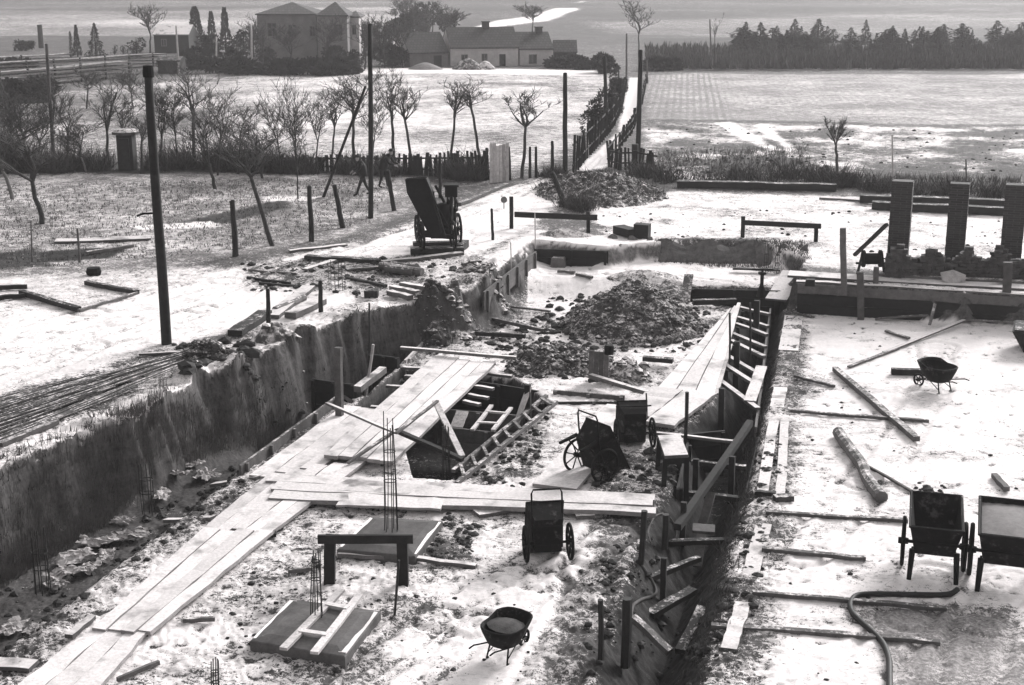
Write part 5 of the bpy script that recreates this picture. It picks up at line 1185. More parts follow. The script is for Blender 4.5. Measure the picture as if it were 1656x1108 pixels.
# plank frame on the near footing
ladder('pale plank frame lying on the near footing round its bar cage', (458, 1050), (552, 930+24), (508, 1056), (582, 962), 2, .27, 'wood_pale', .13, .05, 'plank_grid')

# ------------------------------------------------------------------ formwork inside the right trench
A0, A1, B0, B1 = ZP(1157, 640, 0), ZP(1199, 492, 0), ZP(1222, 690, 0), ZP(1246, 498, 0); root = thing('trench_formwork', 'formwork with spreaders in the far part of the right trench', 'formwork', (A0+B1)/2-Vector((0, 0, 1)))
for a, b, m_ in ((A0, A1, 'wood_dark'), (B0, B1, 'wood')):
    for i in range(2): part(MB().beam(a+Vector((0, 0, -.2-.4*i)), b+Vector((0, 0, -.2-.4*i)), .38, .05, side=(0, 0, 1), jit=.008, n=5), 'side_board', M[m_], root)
for q in (.12, .27, .36, .52, .6, .72, .8, .93):
    p, r_ = A0.lerp(A1, q), B0.lerp(B1, max(0, q-.02)); part(MB().beam(p+Vector((0, 0, .05)), r_+Vector((0, 0, .05)), .14, .08, jit=.01, n=2), 'spreader', M['wood_snow'], root)
for q in (.2, .45, .66, .86):
    p = A0.lerp(A1, q)+Vector((.12, 0, 0)); part(MB().beam(p-Vector((0, 0, .9)), p+Vector((0, 0, .1)), .1, .08), 'stud', M['wood_dark'], root)
plank('snowy lath spanning the right trench in front of the formwork', (1048, 702), (1190, 718), w=.1, t=.06, m='wood_snow', za=.05, zb=.0)
plank('bent snowy board on the right lip of the formwork', (1212, 652), (1232, 596), w=.3, t=.05, m='wood_snow', za=.05, zb=.05)
plank('narrow pale board on the left lip of the formwork', (1152, 640), (1176, 560), w=.3, t=.05, m='wood_snow', za=.1, zb=.1)
solo('paper_scrap', 'small white paper scrap on a trench spreader', 'paper', MB().box(ZP(1168, 652, .1), (.07, 0, .0), (0, .02, .01), (0, 0, .14)), M['paper'])
plank('long dark timber pole lying down the right trench', (1096, 860), (1212, 690), w=.14, t=.14, m='wood_dark', za=-.15, zb=.15, n=6)
plank('grey board lying across the right trench bottom', (1120, 858), (1156, 860), w=.4, t=.06, m='wood', za=-.5, zb=-.5)
plank('upright grey plank below the board in the right trench', (1128, 920), (1134, 868), w=.18, t=.05, m='wood', za=-.9, zb=-.5)
plank('upright grey plank above the board in the right trench', (1136, 850), (1150, 800), w=.18, t=.05, m='wood', za=-.6, zb=-.1)
plank('pale kerb like timber slanting in the right trench mouth', (1022, 1004), (1082, 1060), w=.14, t=.1, m='wood_half', za=-.1, zb=-.5)
def rope(label, pts, r, m, name='rope', cat='rope', z=None):
    P = [G(*p)+Vector((0, 0, r)) if z is None else ZP(*p, z) for p in pts]; Q = []
    for i in range(len(P)-1):
        p0, p1, p2, p3 = P[max(0, i-1)], P[i], P[i+1], P[min(len(P)-1, i+2)]
        for j in range(6):
            t_ = j/6; Q.append(.5*((2*p1)+(p2-p0)*t_+(2*p0-5*p1+4*p2-p3)*t_*t_+(3*p1-p0-3*p2+p3)*t_**3))
    Q.append(P[-1]); return solo(name, label, cat, MB().tube(Q, r, 8), M[m], smooth=True)
rope('pale rope looping down into the right trench', [(1030, 908), (1040, 920), (1052, 938), (1060, 955), (1058, 965), (1038, 972), (1024, 982), (1021, 1000), (1025, 1010)], .03, 'wood')
rope('black hose curling over the snow below the barrows', [(1548, 958), (1530, 966), (1470, 966), (1410, 965), (1385, 968), (1375, 980), (1378, 995), (1392, 1010), (1412, 1028), (1428, 1046), (1437, 1070), (1438, 1095), (1438, 1125)], .05, 'rubber', 'hose', 'hose')
for lb, pts in [('thin wire loop hanging in the torn netting, left', [(1052, 880), (1048, 860), (1058, 838), (1072, 832)]), ('thin wire loop hanging in the torn netting, right', [(1088, 884), (1094, 862), (1086, 842), (1078, 836)])]: rope(lb, pts, .02, 'wood', 'wire_loop', 'wire')
# ------------------------------------------------------------------ two-wheeled tip carts
def spoked(c, Rr, ax=(1, 0, 0), nsp=8):
    rim = MB().torus(c, ax, Rr, .034, 30, 6); sk = MB(); axv = Vector(ax)
    u = axv.orthogonal().normalized(); w_ = axv.cross(u); c = Vector(c)
    for i in range(nsp): a = 2*math.pi*i/nsp; e = u*math.cos(a)+w_*math.sin(a); sk.tube([c+e*.04, c+e*Rr], .016, 5)
    hub = MB().lathe([(0, -.08), (.05, -.08), (.06, 0), (.05, .08), (0, .08)], c, 10, ax); return rim, sk, hub
def tip_cart(label, fill=False, handles=True, legs=True, W=.36, L=.62):
    """standing level; length along Y, handles towards -Y, origin on the ground under the axle"""
    root = thing('tip_cart', label, 'cart', (0, 0, 0), 'two wheeled carts'); zb, zt = .42, .98; Rw = .40
    b0 = [(-W*.8, -L*.72, zb), (W*.8, -L*.72, zb), (W*.8, L*.45, zb-.08), (-W*.8, L*.45, zb-.08)]; t0 = [(-W*1.1, -L, zt-.06), (W*1.1, -L, zt-.06), (W*1.1, L*1.05, zt+.06), (-W*1.1, L*1.05, zt+.06)]
    V = [Vector(v) for v in b0+t0]; c = sum(V, Vector())/8; In = [c+(v-c)*.94+Vector((0, 0, .035)) for v in V]
    mb = MB().add(V+In, [(3, 2, 1, 0), (0, 1, 5, 4), (1, 2, 6, 5), (2, 3, 7, 6), (3, 0, 4, 7)]+[(8, 9, 10, 11), (12, 13, 9, 8), (13, 14, 10, 9), (14, 15, 11, 10), (15, 12, 8, 11)]+[(4+i, 4+(i+1) % 4, 12+(i+1) % 4, 12+i) for i in range(4)])
    part(mb, 'tub', M['cart'], root, local=True)
    rb = MB()
    for i in range(4): rb.tube([V[4+i], V[4+(i+1) % 4]], .02, 6)
    part(rb, 'rim_bar', M['iron_snow'], root, local=True)
    for yy in (-.3, .12):
        st_ = MB()
        q_ = lambda z_: c+(V[0].lerp(V[3], (yy+L*.72)/(L*1.17)).lerp(V[4].lerp(V[7], (yy+L)/(2.05*L)), z_)-c)*1.015
        l_ = [q_(.9), q_(.02)]; r_ = [Vector((-p.x, p.y, p.z)) for p in l_[::-1]]; st_.tube(l_+r_, .016, 5); part(st_, 'strap', M['iron_snow'], root, local=True)
    for s in (-1, 1):
        rim, sk, hub = spoked((s*(W+.11), .08, Rw), Rr=Rw-.03); wh = part(hub, 'wheel', M['iron'], root, True, local=True)
        for m_, nm in ((rim, 'rim'), (sk, 'spokes')): part(m_, nm, M['iron'], wh, True, local=True)
        if legs: part(MB().tube([(s*W*.92, -L*.75, .5), (s*W*.98, -L*.92, .02)], [.048, .036], 8).tube([(s*W*.96, -L*.85, .25), (s*W*.9, -.1, .38)], .018, 6), 'leg', M['iron'], root, local=True)
    part(MB().tube([(-W-.15, .08, Rw), (W+.15, .08, Rw)], .03, 8), 'axle', M['iron'], root, local=True)
    if handles: part(MB().tube([(-W*.85, .2, .40), (-W*.9, -L, .62), (-W*.9, -L-.30, .72), (-W*.8, -L-.38, .74), (W*.8, -L-.38, .74), (W*.9, -L-.30, .72), (W*.9, -L, .62), (W*.85, .2, .40)], .02, 8), 'handle_bar', M['iron'], root, True, local=True)
    else: part(MB().tube([(-W*1.3, -L*.9, .7), (-W, -L*.92, .66), (W, -L*.92, .66), (W*1.3, -L*.9, .7)], .02, 6), 'handle_bar', M['iron'], root, local=True)
    if fill:
        q = [c+(v-c)*.93 for v in V[4:]]; q = [Vector((v.x, v.y, zt-.12+.12*(v.y+L)/(2*L)+.02*(v.x > 0))) for v in q]; n = 8; vs = []; fs = []
        for i in range(n+1):
            for j in range(n+1):
                p = (q[0].lerp(q[1], i/n)).lerp(q[3].lerp(q[2], i/n), j/n); e = math.sin(math.pi*i/n)*math.sin(math.pi*j/n); vs.append(p+Vector((0, 0, .05*e+random.uniform(-.008, .008))))
        for i in range(n):
            for j in range(n): o = i*(n+1)+j; fs.append((o, o+n+1, o+n+2, o+1))
        sb_ = solo('sand_load', 'flat grey sand filling the right hand cart', 'sand', MB().add(vs, fs), M['sand'], origin=(0, 0, 0), smooth=True); root['_load'] = 1; return root, sb_
    return root
def place(root, px, py, yaw, pitch=0., lift=0., s=1., z=None):
    b = G(px, py) if z is None else ZP(px, py, z); root.location = b+Vector((0, 0, lift)); root.rotation_euler = Euler((pitch, 0, yaw), 'XYZ'); root.scale = (s, s, s); return b
c7 = tip_cart('empty black tip cart standing level on its legs on the right', handles=False); place(c7, 1507, 920, R(-16), s=1.12)
c8, ld = tip_cart('black tip cart filled with sand at the right edge', True, handles=False); place(c8, 1620, 938, R(-18), s=1.18); ld.location = c8.location; ld.rotation_euler = c8.rotation_euler; ld.scale = c8.scale
c1 = tip_cart('black tip cart upended on its nose in the foreground, handle up', legs=False, W=.36); b = ZP(886, 896, .02); c1.location = b+Vector((0, 0.1, .38)); c1.scale = (1.05,)*3
def upend(root, yaw, ang, piv, s=1.):
    """tip about the axle so that the handles point up"""
    m_ = Matrix.Translation(Vector(piv)+Vector((0, 0, .40*s))) @ Matrix.Rotation(yaw, 4, 'Z') @ Matrix.Rotation(ang, 4, 'X') @ Matrix.Scale(s, 4) @ Matrix.Translation(Vector((0, -.08, -.40)))
    lo, ro, sc = m_.decompose(); root.location = lo; root.rotation_euler = ro.to_euler(); root.scale = sc
upend(c1, R(8), R(-84), ZP(886, 906, .0), .86)
c2 = tip_cart('black tip cart upended and turned sideways, big spoked wheel facing left'); upend(c2, R(-52), R(-66), ZP(955, 772, .0), .95)
c3 = tip_cart('dark tip cart standing upended under the boardwalk', handles=False, legs=False); upend(c3, R(6), R(-86), ZP(1026, 724, .0), .86)
# ------------------------------------------------------------------ wheelbarrows
def barrow(label):
    root = thing('wheelbarrow', label, 'wheelbarrow', (0, 0, 0), 'one wheeled barrows'); V = []; k = 20
    prof = [(.44, .36, .42), (.60, .48, .74), (.64, .52, .86)]
    mb = MB(); rings = []
    for ay, ax_, z in [(.30, .24, .34)]+[(a, b_, z) for a, b_, z in prof]:
        rings.append([Vector((ax_*math.copysign(abs(math.cos(t_))**.7, math.cos(t_)), ay*math.copysign(abs(math.sin(t_))**.7, math.sin(t_))+.06*(z-.3), z+(.10 if math.sin(t_) > .2 else 0)*(z > .38))) for t_ in [2*math.pi*i/k for i in range(k)]])
    vs = [v for r_ in rings for v in r_]; o = len(vs); inn = [[v*1. for v in r_] for r_ in rings]
    c = Vector((0, .03, .55)); vi = [Vector((v.x*.95, v.y*.95, v.z+.02)) for v in vs]; n = len(rings); fs = []
    for i in range(n-1):
        for j in range(k): fs.append((i*k+j, i*k+(j+1) % k, (i+1)*k+(j+1) % k, (i+1)*k+j)); fs.append((o+(i+1)*k+j, o+(i+1)*k+(j+1) % k, o+i*k+(j+1) % k, o+i*k+j))
    fs.append(tuple(range(k-1, -1, -1))); fs.append(tuple(o+j for j in range(k)))
    for j in range(k): fs.append(((n-1)*k+j, (n-1)*k+(j+1) % k, o+(n-1)*k+(j+1) % k, o+(n-1)*k+j))
    part(MB().add(vs+vi, fs), 'tub', M['cart'], root, True, local=True)
    rim, sk, hub = spoked((0, .74, .2), Rr=.19, nsp=6); wh = part(rim, 'wheel', M['iron'], root, True, local=True); part(sk, 'spokes', M['iron'], wh, local=True); part(hub, 'hub', M['iron'], wh, local=True)
    for s in (-1, 1):
        part(MB().tube([(s*.05, .78, .2), (s*.22, .3, .34), (s*.27, -.3, .42), (s*.30, -.85, .56), (s*.30, -1.02, .55)], .02, 8), 'handle', M['iron'], root, True, local=True)
        part(MB().tube([(s*.26, -.25, .42), (s*.30, -.36, .02), (s*.30, -.28, .02)], .022, 7).tube([(s*.29, -.32, .15), (s*.24, .1, .36)], .014, 6), 'leg', M['iron'], root, True, local=True)
    return root
w5 = barrow('black wheelbarrow with rusty tub at the bottom, handles to the left'); place(w5, 818, 1062, R(-36), s=.66)
w6 = barrow('black wheelbarrow alone on the far right snowfield'); place(w6, 1514, 632, R(34), s=.78)
p = ZP(1690, 566, 0); root = thing('mortar_trough', 'dark mortar trough cut by the right photo edge before the formwork', 'trough', p)
part(MB().box(p+Vector((0, 0, .32)), (.62, -.2, 0), (.2, .5, 0), (-.1, 0, .32), taper=1.25), 'tub', M['wood_dark'], root); part(MB().box(p+Vector((-.1, 0, .645)), (.72, -.24, 0), (.22, .58, 0), (0, 0, .03)), 'rim', M['wood_darks'], root)
q_ = [(math.cos(i*.524)*.5, math.sin(i*.524)*.4+.02, .80) for i in range(12)]
solo('earth_load', 'dark earth heaped in the wheelbarrow at the bottom', 'earth', MB().add(q_+[(math.cos(i*.524+.2)*.28, math.sin(i*.524)*.24+.05, .86) for i in range(12)]+[(0, .06, .88)], [(i, (i+1) % 12, 12+(i+1) % 12, 12+i) for i in range(12)]+[(12+i, 12+(i+1) % 12, 24) for i in range(12)]), M['bricks'], (0, 0, 0), smooth=True)
ld5 = COL.objects['earth_load']; ld5.location = w5.location; ld5.rotation_euler = w5.rotation_euler; ld5.scale = w5.scale

# dense shoring in the near part of the right trench
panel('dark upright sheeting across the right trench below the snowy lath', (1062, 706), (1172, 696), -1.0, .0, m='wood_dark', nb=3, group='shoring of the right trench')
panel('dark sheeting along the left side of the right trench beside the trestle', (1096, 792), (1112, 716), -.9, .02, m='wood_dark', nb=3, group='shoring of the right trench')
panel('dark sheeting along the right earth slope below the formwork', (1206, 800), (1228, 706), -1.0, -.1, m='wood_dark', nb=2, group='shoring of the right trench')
for i, (lb, p, q, za, zb, w_) in enumerate([('upper cross strut between trestle and earth slope', (1118, 752), (1206, 762), -.15, -.2, .13), ('middle cross strut of the near right trench', (1094, 800), (1196, 812), -.3, -.35, .14), ('lower cross strut of the near right trench, shadowed', (1070, 884), (1170, 880), -.5, -.45, .14), ('slanting cross strut near the hanging rope', (1046, 944), (1130, 908), -.4, -.5, .12), ('broken plank lying in the right trench mouth', (1050, 1000), (1120, 960), -.6, -.6, .2), ('dark plank on end in the right trench mouth', (1100, 1060), (1136, 990), -.6, -.4, .18)]):
    plank(lb, p, q, w=w_, t=.1, m='wood_darks', za=za, zb=zb, group='struts of the right trench', name='strut', cat='strut')
for i, (lb, x, y, ty) in enumerate([('dark upright in the right trench beside the trestle', 1124, 800, 742), ('dark upright left of the grey board in the trench', 1104, 868, 812), ('dark upright near the earth slope of the trench', 1182, 800, 738), ('dark upright at the upper bend of the boardwalk', 1166, 690, 628), ('thin upright in the middle of the trench formwork', 1190, 620, 552), ('upright by the far trench formwork end', 1222, 560, 486), ('leaning upright right of the rope loop', 1072, 960, 902)]):
    post(lb, x, y, x+2, ty, 9, 'post', 'shoring_post', 'wood_dark', 'uprights in the right trench', True, -.5)
# work trestle
A = ZP(1093, 740, .0); root = thing('work_trestle', 'dark work trestle with a snow covered top beside the right trench', 'trestle', A)
P_ = [ZP(1066, 712, .78), ZP(1110, 714, .78), ZP(1104, 692, .78), ZP(1060, 690, .78)]; tp = [ZP(1075, 737, .72), ZP(1113, 735, .72), ZP(1100, 702, .72), ZP(1064, 704, .72)]
c0 = sum(tp, Vector())/4
part(MB().add(tp+[p-Vector((0, 0, .07)) for p in tp], [(0, 1, 2, 3), (7, 6, 5, 4)]+[(i, 4+i, 4+(i+1) % 4, (i+1) % 4) for i in range(4)]), 'top', M['wood_snow'], root)
for p in tp: q = c0.lerp(p, .9); part(MB().beam(Vector((q.x, q.y, .66)), Vector((q.x+(q.x-c0.x)*.1, q.y, HZ(q.x, q.y)-.05)), .1, .08, side=(1, 0, 0)), 'leg', M['wood_dark'], root)
a_, b_ = c0.lerp(tp[0], .9), c0.lerp(tp[1], .9); part(MB().beam(Vector((a_.x, a_.y, .58)), Vector((b_.x, b_.y, .58)), .14, .05, side=(0, 0, 1)), 'rail', M['wood_dark'], root)

# ------------------------------------------------------------------ concrete mixer
b = ZP(708, 400, 1.22); k = (b-Vector((0, 0, CAMZ))).length/F; root = thing('concrete_mixer', 'tall black concrete mixer with its loading skip raised, on the road', 'concrete mixer', b); X = lambda px, py, dy=0.: PY(px, py, b.y+dy)
for (x, r_, dy) in ((682, 24, -.7), (741, 26, .5), (676, 23, .9), (733, 24, -.6)):
    p = ZP(x, 402 if dy < 0 else 394, 1.2); p = Vector((X(x, 400, dy).x, b.y+dy, b.z)); rr = r_*k; rim, sk, hub = spoked((p.x, p.y, p.z+rr), Rr=rr*.93, ax=(math.cos(.25), math.sin(.25), 0), nsp=10)
    wh = part(hub, 'wheel', M['iron'], root, True); rim2 = MB().lathe([(rr*.9, -.04), (rr, -.04), (rr, .04), (rr*.9, .04), (rr*.9, -.04)], (p.x, p.y, p.z+rr), 26, (math.cos(.25), math.sin(.25), 0)); part(rim2, 'tyre', M['iron'], wh, True); part(sk, 'spokes', M['iron'], wh)
z0 = b.z
part(MB().beam(X(686, 380, -.6), X(738, 384, -.6), .12, .14).beam(X(682, 376, .7), X(738, 376, .7), .12, .14).beam(X(690, 380, -.7), X(690, 380, .8), .12, .14).beam(X(732, 382, -.7), X(732, 382, .8), .12, .14).beam(X(697, 384, -.6), X(700, 310, -.2), .1, .1).beam(X(728, 384, -.3), X(730, 318, -.1), .1, .1), 'chassis', M['iron'], root)
part(MB().lathe([(.0, -.40), (.22, -.40), (.38, -.2), (.42, 0), (.38, .2), (.22, .42), (0, .44)], X(716, 348, .25), 22, (.5, .3, .6)), 'drum', M['iron'], root, True)
sk_ = MB(); t0 = [X(655, 290, -.45), X(689, 288, -.45), X(692, 286, .35), X(658, 288, .35)]; t1_ = [X(658, 312, -.55), X(698, 310, -.55), X(700, 306, .3), X(662, 308, .3)]; t2_ = [X(697, 386, -.75), X(722, 386, -.75), X(720, 376, -.4), X(696, 377, -.4)]
for a_, b_ in ((t0, t1_), (t1_, t2_)): sk_.add(a_+b_, [(i, (i+1) % 4, 4+(i+1) % 4, 4+i) for i in range(4)])
sk_.add(t2_, [(0, 1, 2, 3)]); sk_.add([p+Vector((0, 0, -.03)) for p in t0], [(0, 1, 2, 3)]); part(sk_, 'skip', M['iron'], root)
part(MB().tube([X(697, 310, -.6), X(716, 384, -.85)], .025, 6).tube([X(690, 300, -.5), X(728, 372, -.6)], .02, 6).tube([X(664, 312, -.5), X(676, 340, -.4), X(678, 380, -.3)], .03, 6), 'skip_rail', M['iron_snow'], root)
part(MB().box(X(730, 308, .2), (.21, 0, 0), (0, .25, 0), (0, 0, .2)).box(X(730, 299, .2), (.26, 0, 0), (0, .3, 0), (0, 0, .03)), 'water_tank', M['iron'], root)
for dx in (724, 736): part(MB().beam(X(dx, 384, .2), X(dx, 310, .2), .06, .06), 'tank_post', M['iron'], root)
part(MB().box(X(718, 376, .0), (.26, 0, 0), (0, .3, 0), (0, 0, .16)), 'engine_box', M['iron'], root)
part(MB().beam(X(676, 384, -.3), X(700, 322, .3), .07, .07).beam(X(740, 380, .3), X(724, 322, .2), .07, .07).beam(X(690, 340, .3), X(738, 336, .3), .07, .07).beam(X(686, 362, .4), X(738, 352, .4), .06, .06), 'stay', M['iron'], root)
part(MB().torus(X(738, 332, -.1), (1, .2, 0), .2, .025, 18, 6).tube([X(738, 332, -.1)-Vector((0, .2, 0)), X(738, 332, -.1)+Vector((0, .2, 0))], .015, 5), 'hand_wheel', M['iron'], root)
part(MB().tube([X(704, 300, .2), X(720, 330, .3), X(722, 345, .2)], .05, 8), 'chute', M['iron'], root)
for i, (lb, p, q, h_) in enumerate([('lower squared sleeper under the mixer, front', (664, 412), (750, 410), .2), ('rear sleeper under the mixer wheels', (668, 398), (748, 396), .12), ('sleeper stack end right of the mixer', (742, 408), (752, 400), .24)]):
    plank(lb, p, q, w=.3, t=h_, m='wood_darks', name='sleeper', cat='sleeper', group='sleepers under the mixer')

# ------------------------------------------------------------------ timber and litter along the road
GL = 'loose boards along the road'
for (lb, p, q, w_, t_, m_) in [('long pale board edge lying in front of the mixer', (618, 428), (748, 413), .25, .1, 'wood_snow'), ('dark board edge left of the mixer, long', (495, 419), (614, 426), .3, .12, 'wood_darks'), ('long plank lying along the road behind the mixer', (742, 334), (820, 302), .22, .14, 'wood_half'),
        ('small board before the thick fence post', (468, 408), (560, 398), .2, .06, 'wood_snow'), ('tarred box board nearest the short posts, right half', (470, 516), (520, 492), .35, .16, 'wood_snow'), ('tarred box board beyond it, tilted', (440, 516), (500, 468), .4, .1, 'wood_snow'),
        ('dark edged board left of the short posts', (380, 545), (430, 512), .4, .16, 'wood_darks'), ('thin pale pole on top of the rod heap', (225, 577), (342, 571), .08, .06, 'wood_snow'), ('dark pole by the left photo edge before the rod heap', (0, 725), (92, 688), .14, .1, 'wood_half'),
        ('flat board half under the pale edge board', (560, 438), (640, 432), .3, .06, 'wood_half'), ('dark plank bit at the log pile', (590, 480), (612, 480), .4, .2, 'wood_darks'), ('left board of the small board pile by the trench', (630, 478), (664, 486), .2, .14, 'wood_snow'), ('middle board of the small board pile by the trench', (634, 470), (676, 479), .2, .14, 'wood_snow'), ('right board of the small board pile by the trench', (650, 464), (692, 472), .2, .14, 'wood_snow'),
        ('weathered plank pointing to the dark earth by the road', (492, 438), (540, 424), .24, .06, 'wood_snow'), ('thin brushwood pole among the litter left of the mixer', (400, 452), (470, 462), .08, .08, 'wood_dark'), ('second brushwood pole among the litter left of the mixer', (420, 462), (505, 468), .1, .08, 'wood_dark'),
        ('crooked pole lying in the litter behind the short posts', (402, 440), (480, 446), .07, .07, 'wood_half'), ('dark board under the litter, right', (560, 452), (624, 466), .12, .08, 'wood_dark'),
        ('long dark branch pole on the left snow, falling right', (35, 478), (128, 505), .18, .14, 'wood_darks'), ('grey pole closing the corner on the left snow', (128, 506), (222, 477), .1, .08, 'wood_half'), ('dark crooked branch on the left snow, top right', (140, 461), (222, 477), .16, .12, 'wood_darks'), ('dark branch stub at the left photo edge', (-10, 470), (44, 468), .14, .12, 'wood_dark'), ('dark root at the left photo edge', (-10, 487), (40, 482), .16, .12, 'wood_dark'),
        ('pale plank slab beside the meadow hollow', (90, 392), (245, 387), .6, .06, 'wood_snow'), ('dark beam under the pale plank slab', (140, 413), (215, 400), .14, .1, 'wood_half')]:
    plank(lb, p, q, w=w_, t=t_, m=m_, group=GL, n=5, jit=.012)
log('round log between the short posts, top one', (445, 506), (492, 486), .1, 'wood_half', group=GL)
for i, (x, y) in enumerate(((659, 443), (668, 447), (676, 442), (683, 447))):
    a = G(x, y); solo('round_log', 'sawn log end in the small log heap right of the mixer boards', 'log', MB().tube([a+Vector((0, 0, .14)), a+Vector((-.9, .5, .16))], .13, 10), M['wood_half'], a, 'logs by the mixer')
p = G(152, 445); solo('small_keg', 'small dark keg shaped block on the left snow', 'keg', MB().lathe([(0, 0), (.2, 0), (.24, .13), (.2, .26), (0, .26)], p+Vector((0, 0, -.02)), 12), M['iron_snow'], p)
b = G(815, 338); root = thing('round_sign', 'small round faded disc on a thin stake by the road', 'sign', b)
h = upto(b, 323); part(MB().tube([b, b+Vector((0, 0, h))], .02, 6), 'stake', M['wood'], root); part(MB().lathe([(0, -.02), (.13, -.02), (.13, .02), (0, .02)], b+Vector((0, -.03, h)), 16, (.2, -1, .1)), 'disc', M['wood'], root)
# rod heap
rnd = random.Random(12)
for i in range(84):
    x0 = -240+rnd.random()*330; x1 = min(335, x0+rnd.uniform(220, 330)); lat = rnd.uniform(-1, 1); yc = lambda x: 684-.335*x
    y0 = yc(x0)+lat*36*(1-x0/420); y1 = yc(x1)+(lat+rnd.uniform(-.3, .3))*36*(1-x1/420); A, B = ZP(x0, y0, 1.1), ZP(x1, y1, 1.1); zz = .30*(1-abs(lat))*rnd.random(); A.z = HZ(A.x, A.y)+.04+zz; B.z = HZ(B.x, B.y)+.04+zz*.8
    mid = A.lerp(B, .5)+Vector((rnd.uniform(-.08, .08), rnd.uniform(-.08, .08), rnd.uniform(0, .05)))
    solo('thin_rod', 'thin rod in the long rod heap along the left trench edge', 'rod', MB().tube([A, A.lerp(mid, .5), mid, mid.lerp(B, .5), B], rnd.uniform(.012, .028), 5), M['rods'], A, 'rods in the heap by the trench')
# torn paper sacks in the trench
for i, (x, y, s, lb) in enumerate([(330, 770, .38, 'crumpled paper sack highest up the left trench'), (312, 762, .3, 'small crumpled paper sack beside the highest one'), (286, 782, .34, 'crumpled paper sack below the far bar bundle'), (262, 805, .36, 'long crumpled paper sack right of the far bar bundle'), (345, 768, .2, 'paper scrap nearest the formwork panel'),
        (210, 868, .40, 'large crumpled paper sack in the middle of the left trench'), (198, 842, .26, 'curled paper strip against the earth wall'), (160, 878, .42, 'folded pale sack left of the large one'), (172, 900, .3, 'small sack lying flat before the folded one'), (120, 905, .42, 'big torn sack with ridged folds'), (100, 930, .36, 'crumpled sack beside the near bar bundle'), (146, 920, .3, 'flat paper sheet below the torn sack'), (90, 945, .24, 'small paper scrap by the near bar bundle'), (18, 1018, .34, 'pale sack at the left photo edge, near the bottom'), (60, 1060, .22, 'paper bit near the bottom left corner')]):
    p = ZP(x, y, -.42); p.z = HZ(p.x, p.y); s *= .8; rnd = random.Random(i+50); n = 14; mb = MB(); a = rnd.uniform(0, 3); u = Vector((math.cos(a), math.sin(a), 0)); v = Vector((-u.y, u.x, 0))
    for ii in range(n):
        for jj in range(n):
            e, f = ii/(n-1)*2-1, jj/(n-1)*2-1; z = .16*s+.5*s*(float(vn(e*2.2+i*7, f*2.2, 3))-.3)+.25*s*rnd.uniform(-.3, .3); mb.v.append(tuple(p+u*e*s*1.1+v*f*s*.6+Vector((rnd.uniform(-.04, .04), rnd.uniform(-.04, .04), max(.01, z+.05)))))
    for ii in range(n-1):
        for jj in range(n-1): o = ii*n+jj; mb.f.append((o, o+n, o+n+1, o+1))
    solo('paper_sack', lb, 'sack', mb, M['paper'], p, 'torn paper sacks')
# ------------------------------------------------------------------ clods, rubble and dry grass (uncountable)
def scatter(name, label, cat, regs, m, seed, fn, z=None):
    rnd = random.Random(seed); mb = MB()
    for pts, n, s0, s1 in regs:
        W = [G(*p) for p in pts]; xs = [p.x for p in W]; ys = [p.y for p in W]; c = 0
        cand = np.array([(rnd.uniform(min(xs), max(xs)), rnd.uniform(min(ys), max(ys))) for _ in range(n*4)]); ok = sdist(W, cand[:, 0], cand[:, 1]) < 0
        cand = cand[ok][:n]; hz = levels(cand[:, 0], cand[:, 1])
        for (x, y), h in zip(cand, hz): fn(mb, Vector((x, y, h)), rnd, s0, s1)
    return solo(name, label, cat, mb, M[m], kind='stuff')
def clod(mb, p, rnd, a, b):
    s = a+(b-a)*rnd.random()**2.5; mb.lump(p+Vector((0, 0, s*.15)), s, s*.6, rnd.randint(0, 1 << 30))
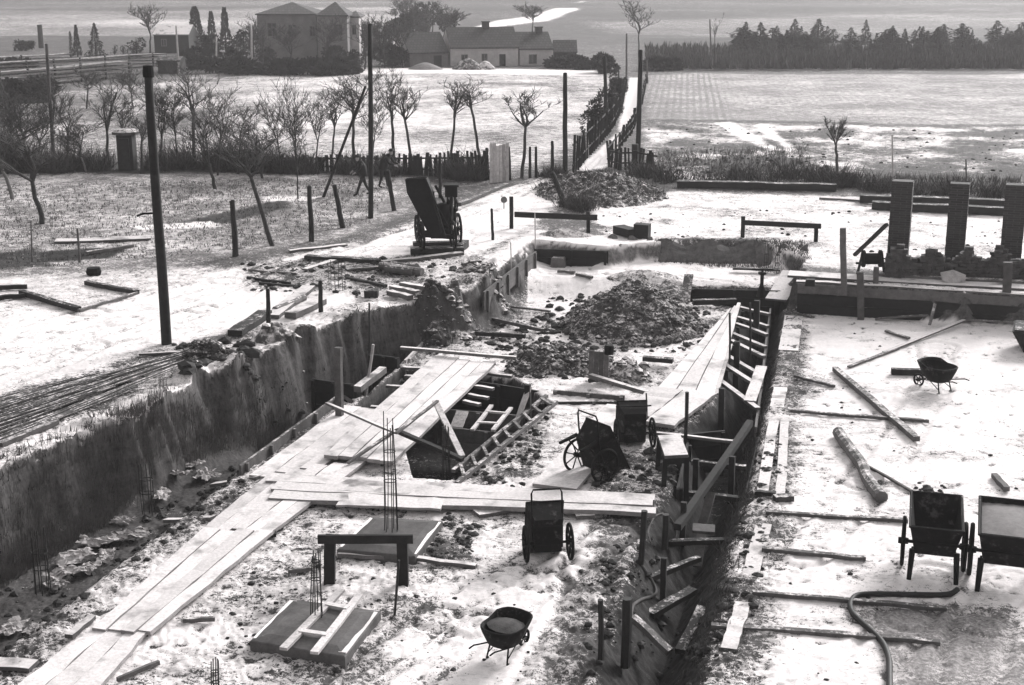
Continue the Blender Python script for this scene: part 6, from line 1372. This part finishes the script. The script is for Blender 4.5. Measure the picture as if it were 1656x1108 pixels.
scatter('earth_clods', 'loose dark clods and rubble strewn over the site', 'rubble', [
    ([(985, 740), (1100, 720), (1110, 800), (1030, 812), (960, 790)], 150, .03, .15), ([(730, 760), (850, 690), (900, 660), (850, 790), (770, 795)], 160, .03, .12), ([(700, 862), (725, 830), (775, 850), (760, 905), (690, 905)], 160, .03, .10),
    ([(400, 930), (520, 880), (640, 880), (690, 960), (620, 1085), (420, 1108), (330, 1060)], 170, .015, .07), ([(740, 500), (900, 505), (880, 560), (680, 575)], 120, .04, .14), ([(890, 470), (1150, 480), (1150, 570), (860, 570)], 420, .04, .17), ([(800, 560), (1000, 560), (990, 620), (820, 620)], 200, .03, .14),
    ([(940, 930), (1040, 850), (1080, 900), (1000, 1040), (950, 1100)], 80, .03, .12), ([(1180, 880), (1240, 700), (1265, 720), (1225, 1000), (1150, 1108)], 260, .02, .12), ([(280, 556), (400, 548), (420, 590), (300, 610)], 130, .06, .26), ([(330, 600), (700, 500), (720, 520), (400, 640)], 260, .04, .18), ([(0, 960), (390, 750), (400, 790), (130, 985), (0, 1090)], 260, .02, .12),
    ([(390, 425), (560, 415), (760, 420), (680, 490), (560, 480), (400, 470)], 220, .04, .16), ([(1210, 560), (1640, 560), (1656, 1108), (1180, 1108)], 90, .012, .06), ([(560, 1000), (900, 850), (1000, 900), (900, 1108), (560, 1108)], 70, .012, .06), ([(1480, 780), (1530, 780), (1530, 812), (1480, 812)], 22, .04, .12), ([(1050, 260), (1340, 250), (1340, 300), (1060, 300)], 120, .06, .2), ([(1045, 200), (1650, 212), (1650, 280), (1045, 250)], 160, .04, .14), ([(900, 340), (1650, 330), (1650, 420), (980, 385)], 90, .03, .1), ([(1130, 1108), (1160, 990), (1040, 900), (1010, 1000), (1000, 1108)], 60, .03, .12)], 'clod', 4, clod)
def blade(mb, p, rnd, a, b):
    for _ in range(3):
        h = rnd.uniform(a, b); q = p+Vector((rnd.gauss(0, .05), rnd.gauss(0, .05), 0)); d = Vector((rnd.gauss(0, .35), rnd.gauss(0, .35), 1)); w_ = rnd.uniform(.006, .014); u = Vector((w_, rnd.uniform(-w_, w_), 0)); e = q+d*h
        o = len(mb.v); mb.v += [tuple(q-u), tuple(q+u), tuple(e)]; mb.f.append((o, o+1, o+2))
def hang(mb, p, rnd, a, b):
    for _ in range(4):
        h = rnd.uniform(a, b); q = p+Vector((rnd.gauss(0, .05), rnd.gauss(0, .12), rnd.uniform(-.05, .05))); e = q+Vector((rnd.gauss(0, .05), rnd.gauss(0, .05), h)); w_ = rnd.uniform(.003, .008); u = Vector((w_, -w_*.4, 0)); q = q+Vector((.02, -.01, 0)); e = e+Vector((.04, -.02, 0))
        o = len(mb.v); mb.v += [tuple(q-u), tuple(q+u), tuple(e)]; mb.f.append((o, o+1, o+2))
scatter('wall_roots', 'pale roots and dry stems hanging on the cut wall of the left trench', 'grass', [([(-40, 800), (300, 655), (400, 608), (700, 497), (700, 545), (400, 725), (-40, 975)], 7000, .12, .5)], 'grass_pale', 19, hang)
scatter('dry_grass', 'dry grass fringe on the trench lips and mounds', 'grass', [([(0, 740), (300, 630), (590, 505), (700, 488), (700, 498), (300, 660), (0, 790)], 900, .08, .22), ([(1130, 1000), (1242, 570), (1256, 600), (1176, 1000), (1130, 1108), (1100, 1108)], 1500, .05, .18), ([(890, 330), (930, 280), (1040, 270), (1060, 310), (960, 345)], 200, .1, .3),
    ([(1050, 250), (1300, 240), (1345, 300), (1060, 300)], 900, .15, .5), ([(1345, 285), (1656, 290), (1656, 318), (1400, 312)], 900, .15, .45), ([(0, 300), (430, 290), (640, 290), (600, 360), (380, 405), (0, 440)], 3500, .04, .14), ([(1060, 390), (1300, 392), (1310, 420), (1060, 420)], 700, .06, .2)], 'grass', 9, blade)
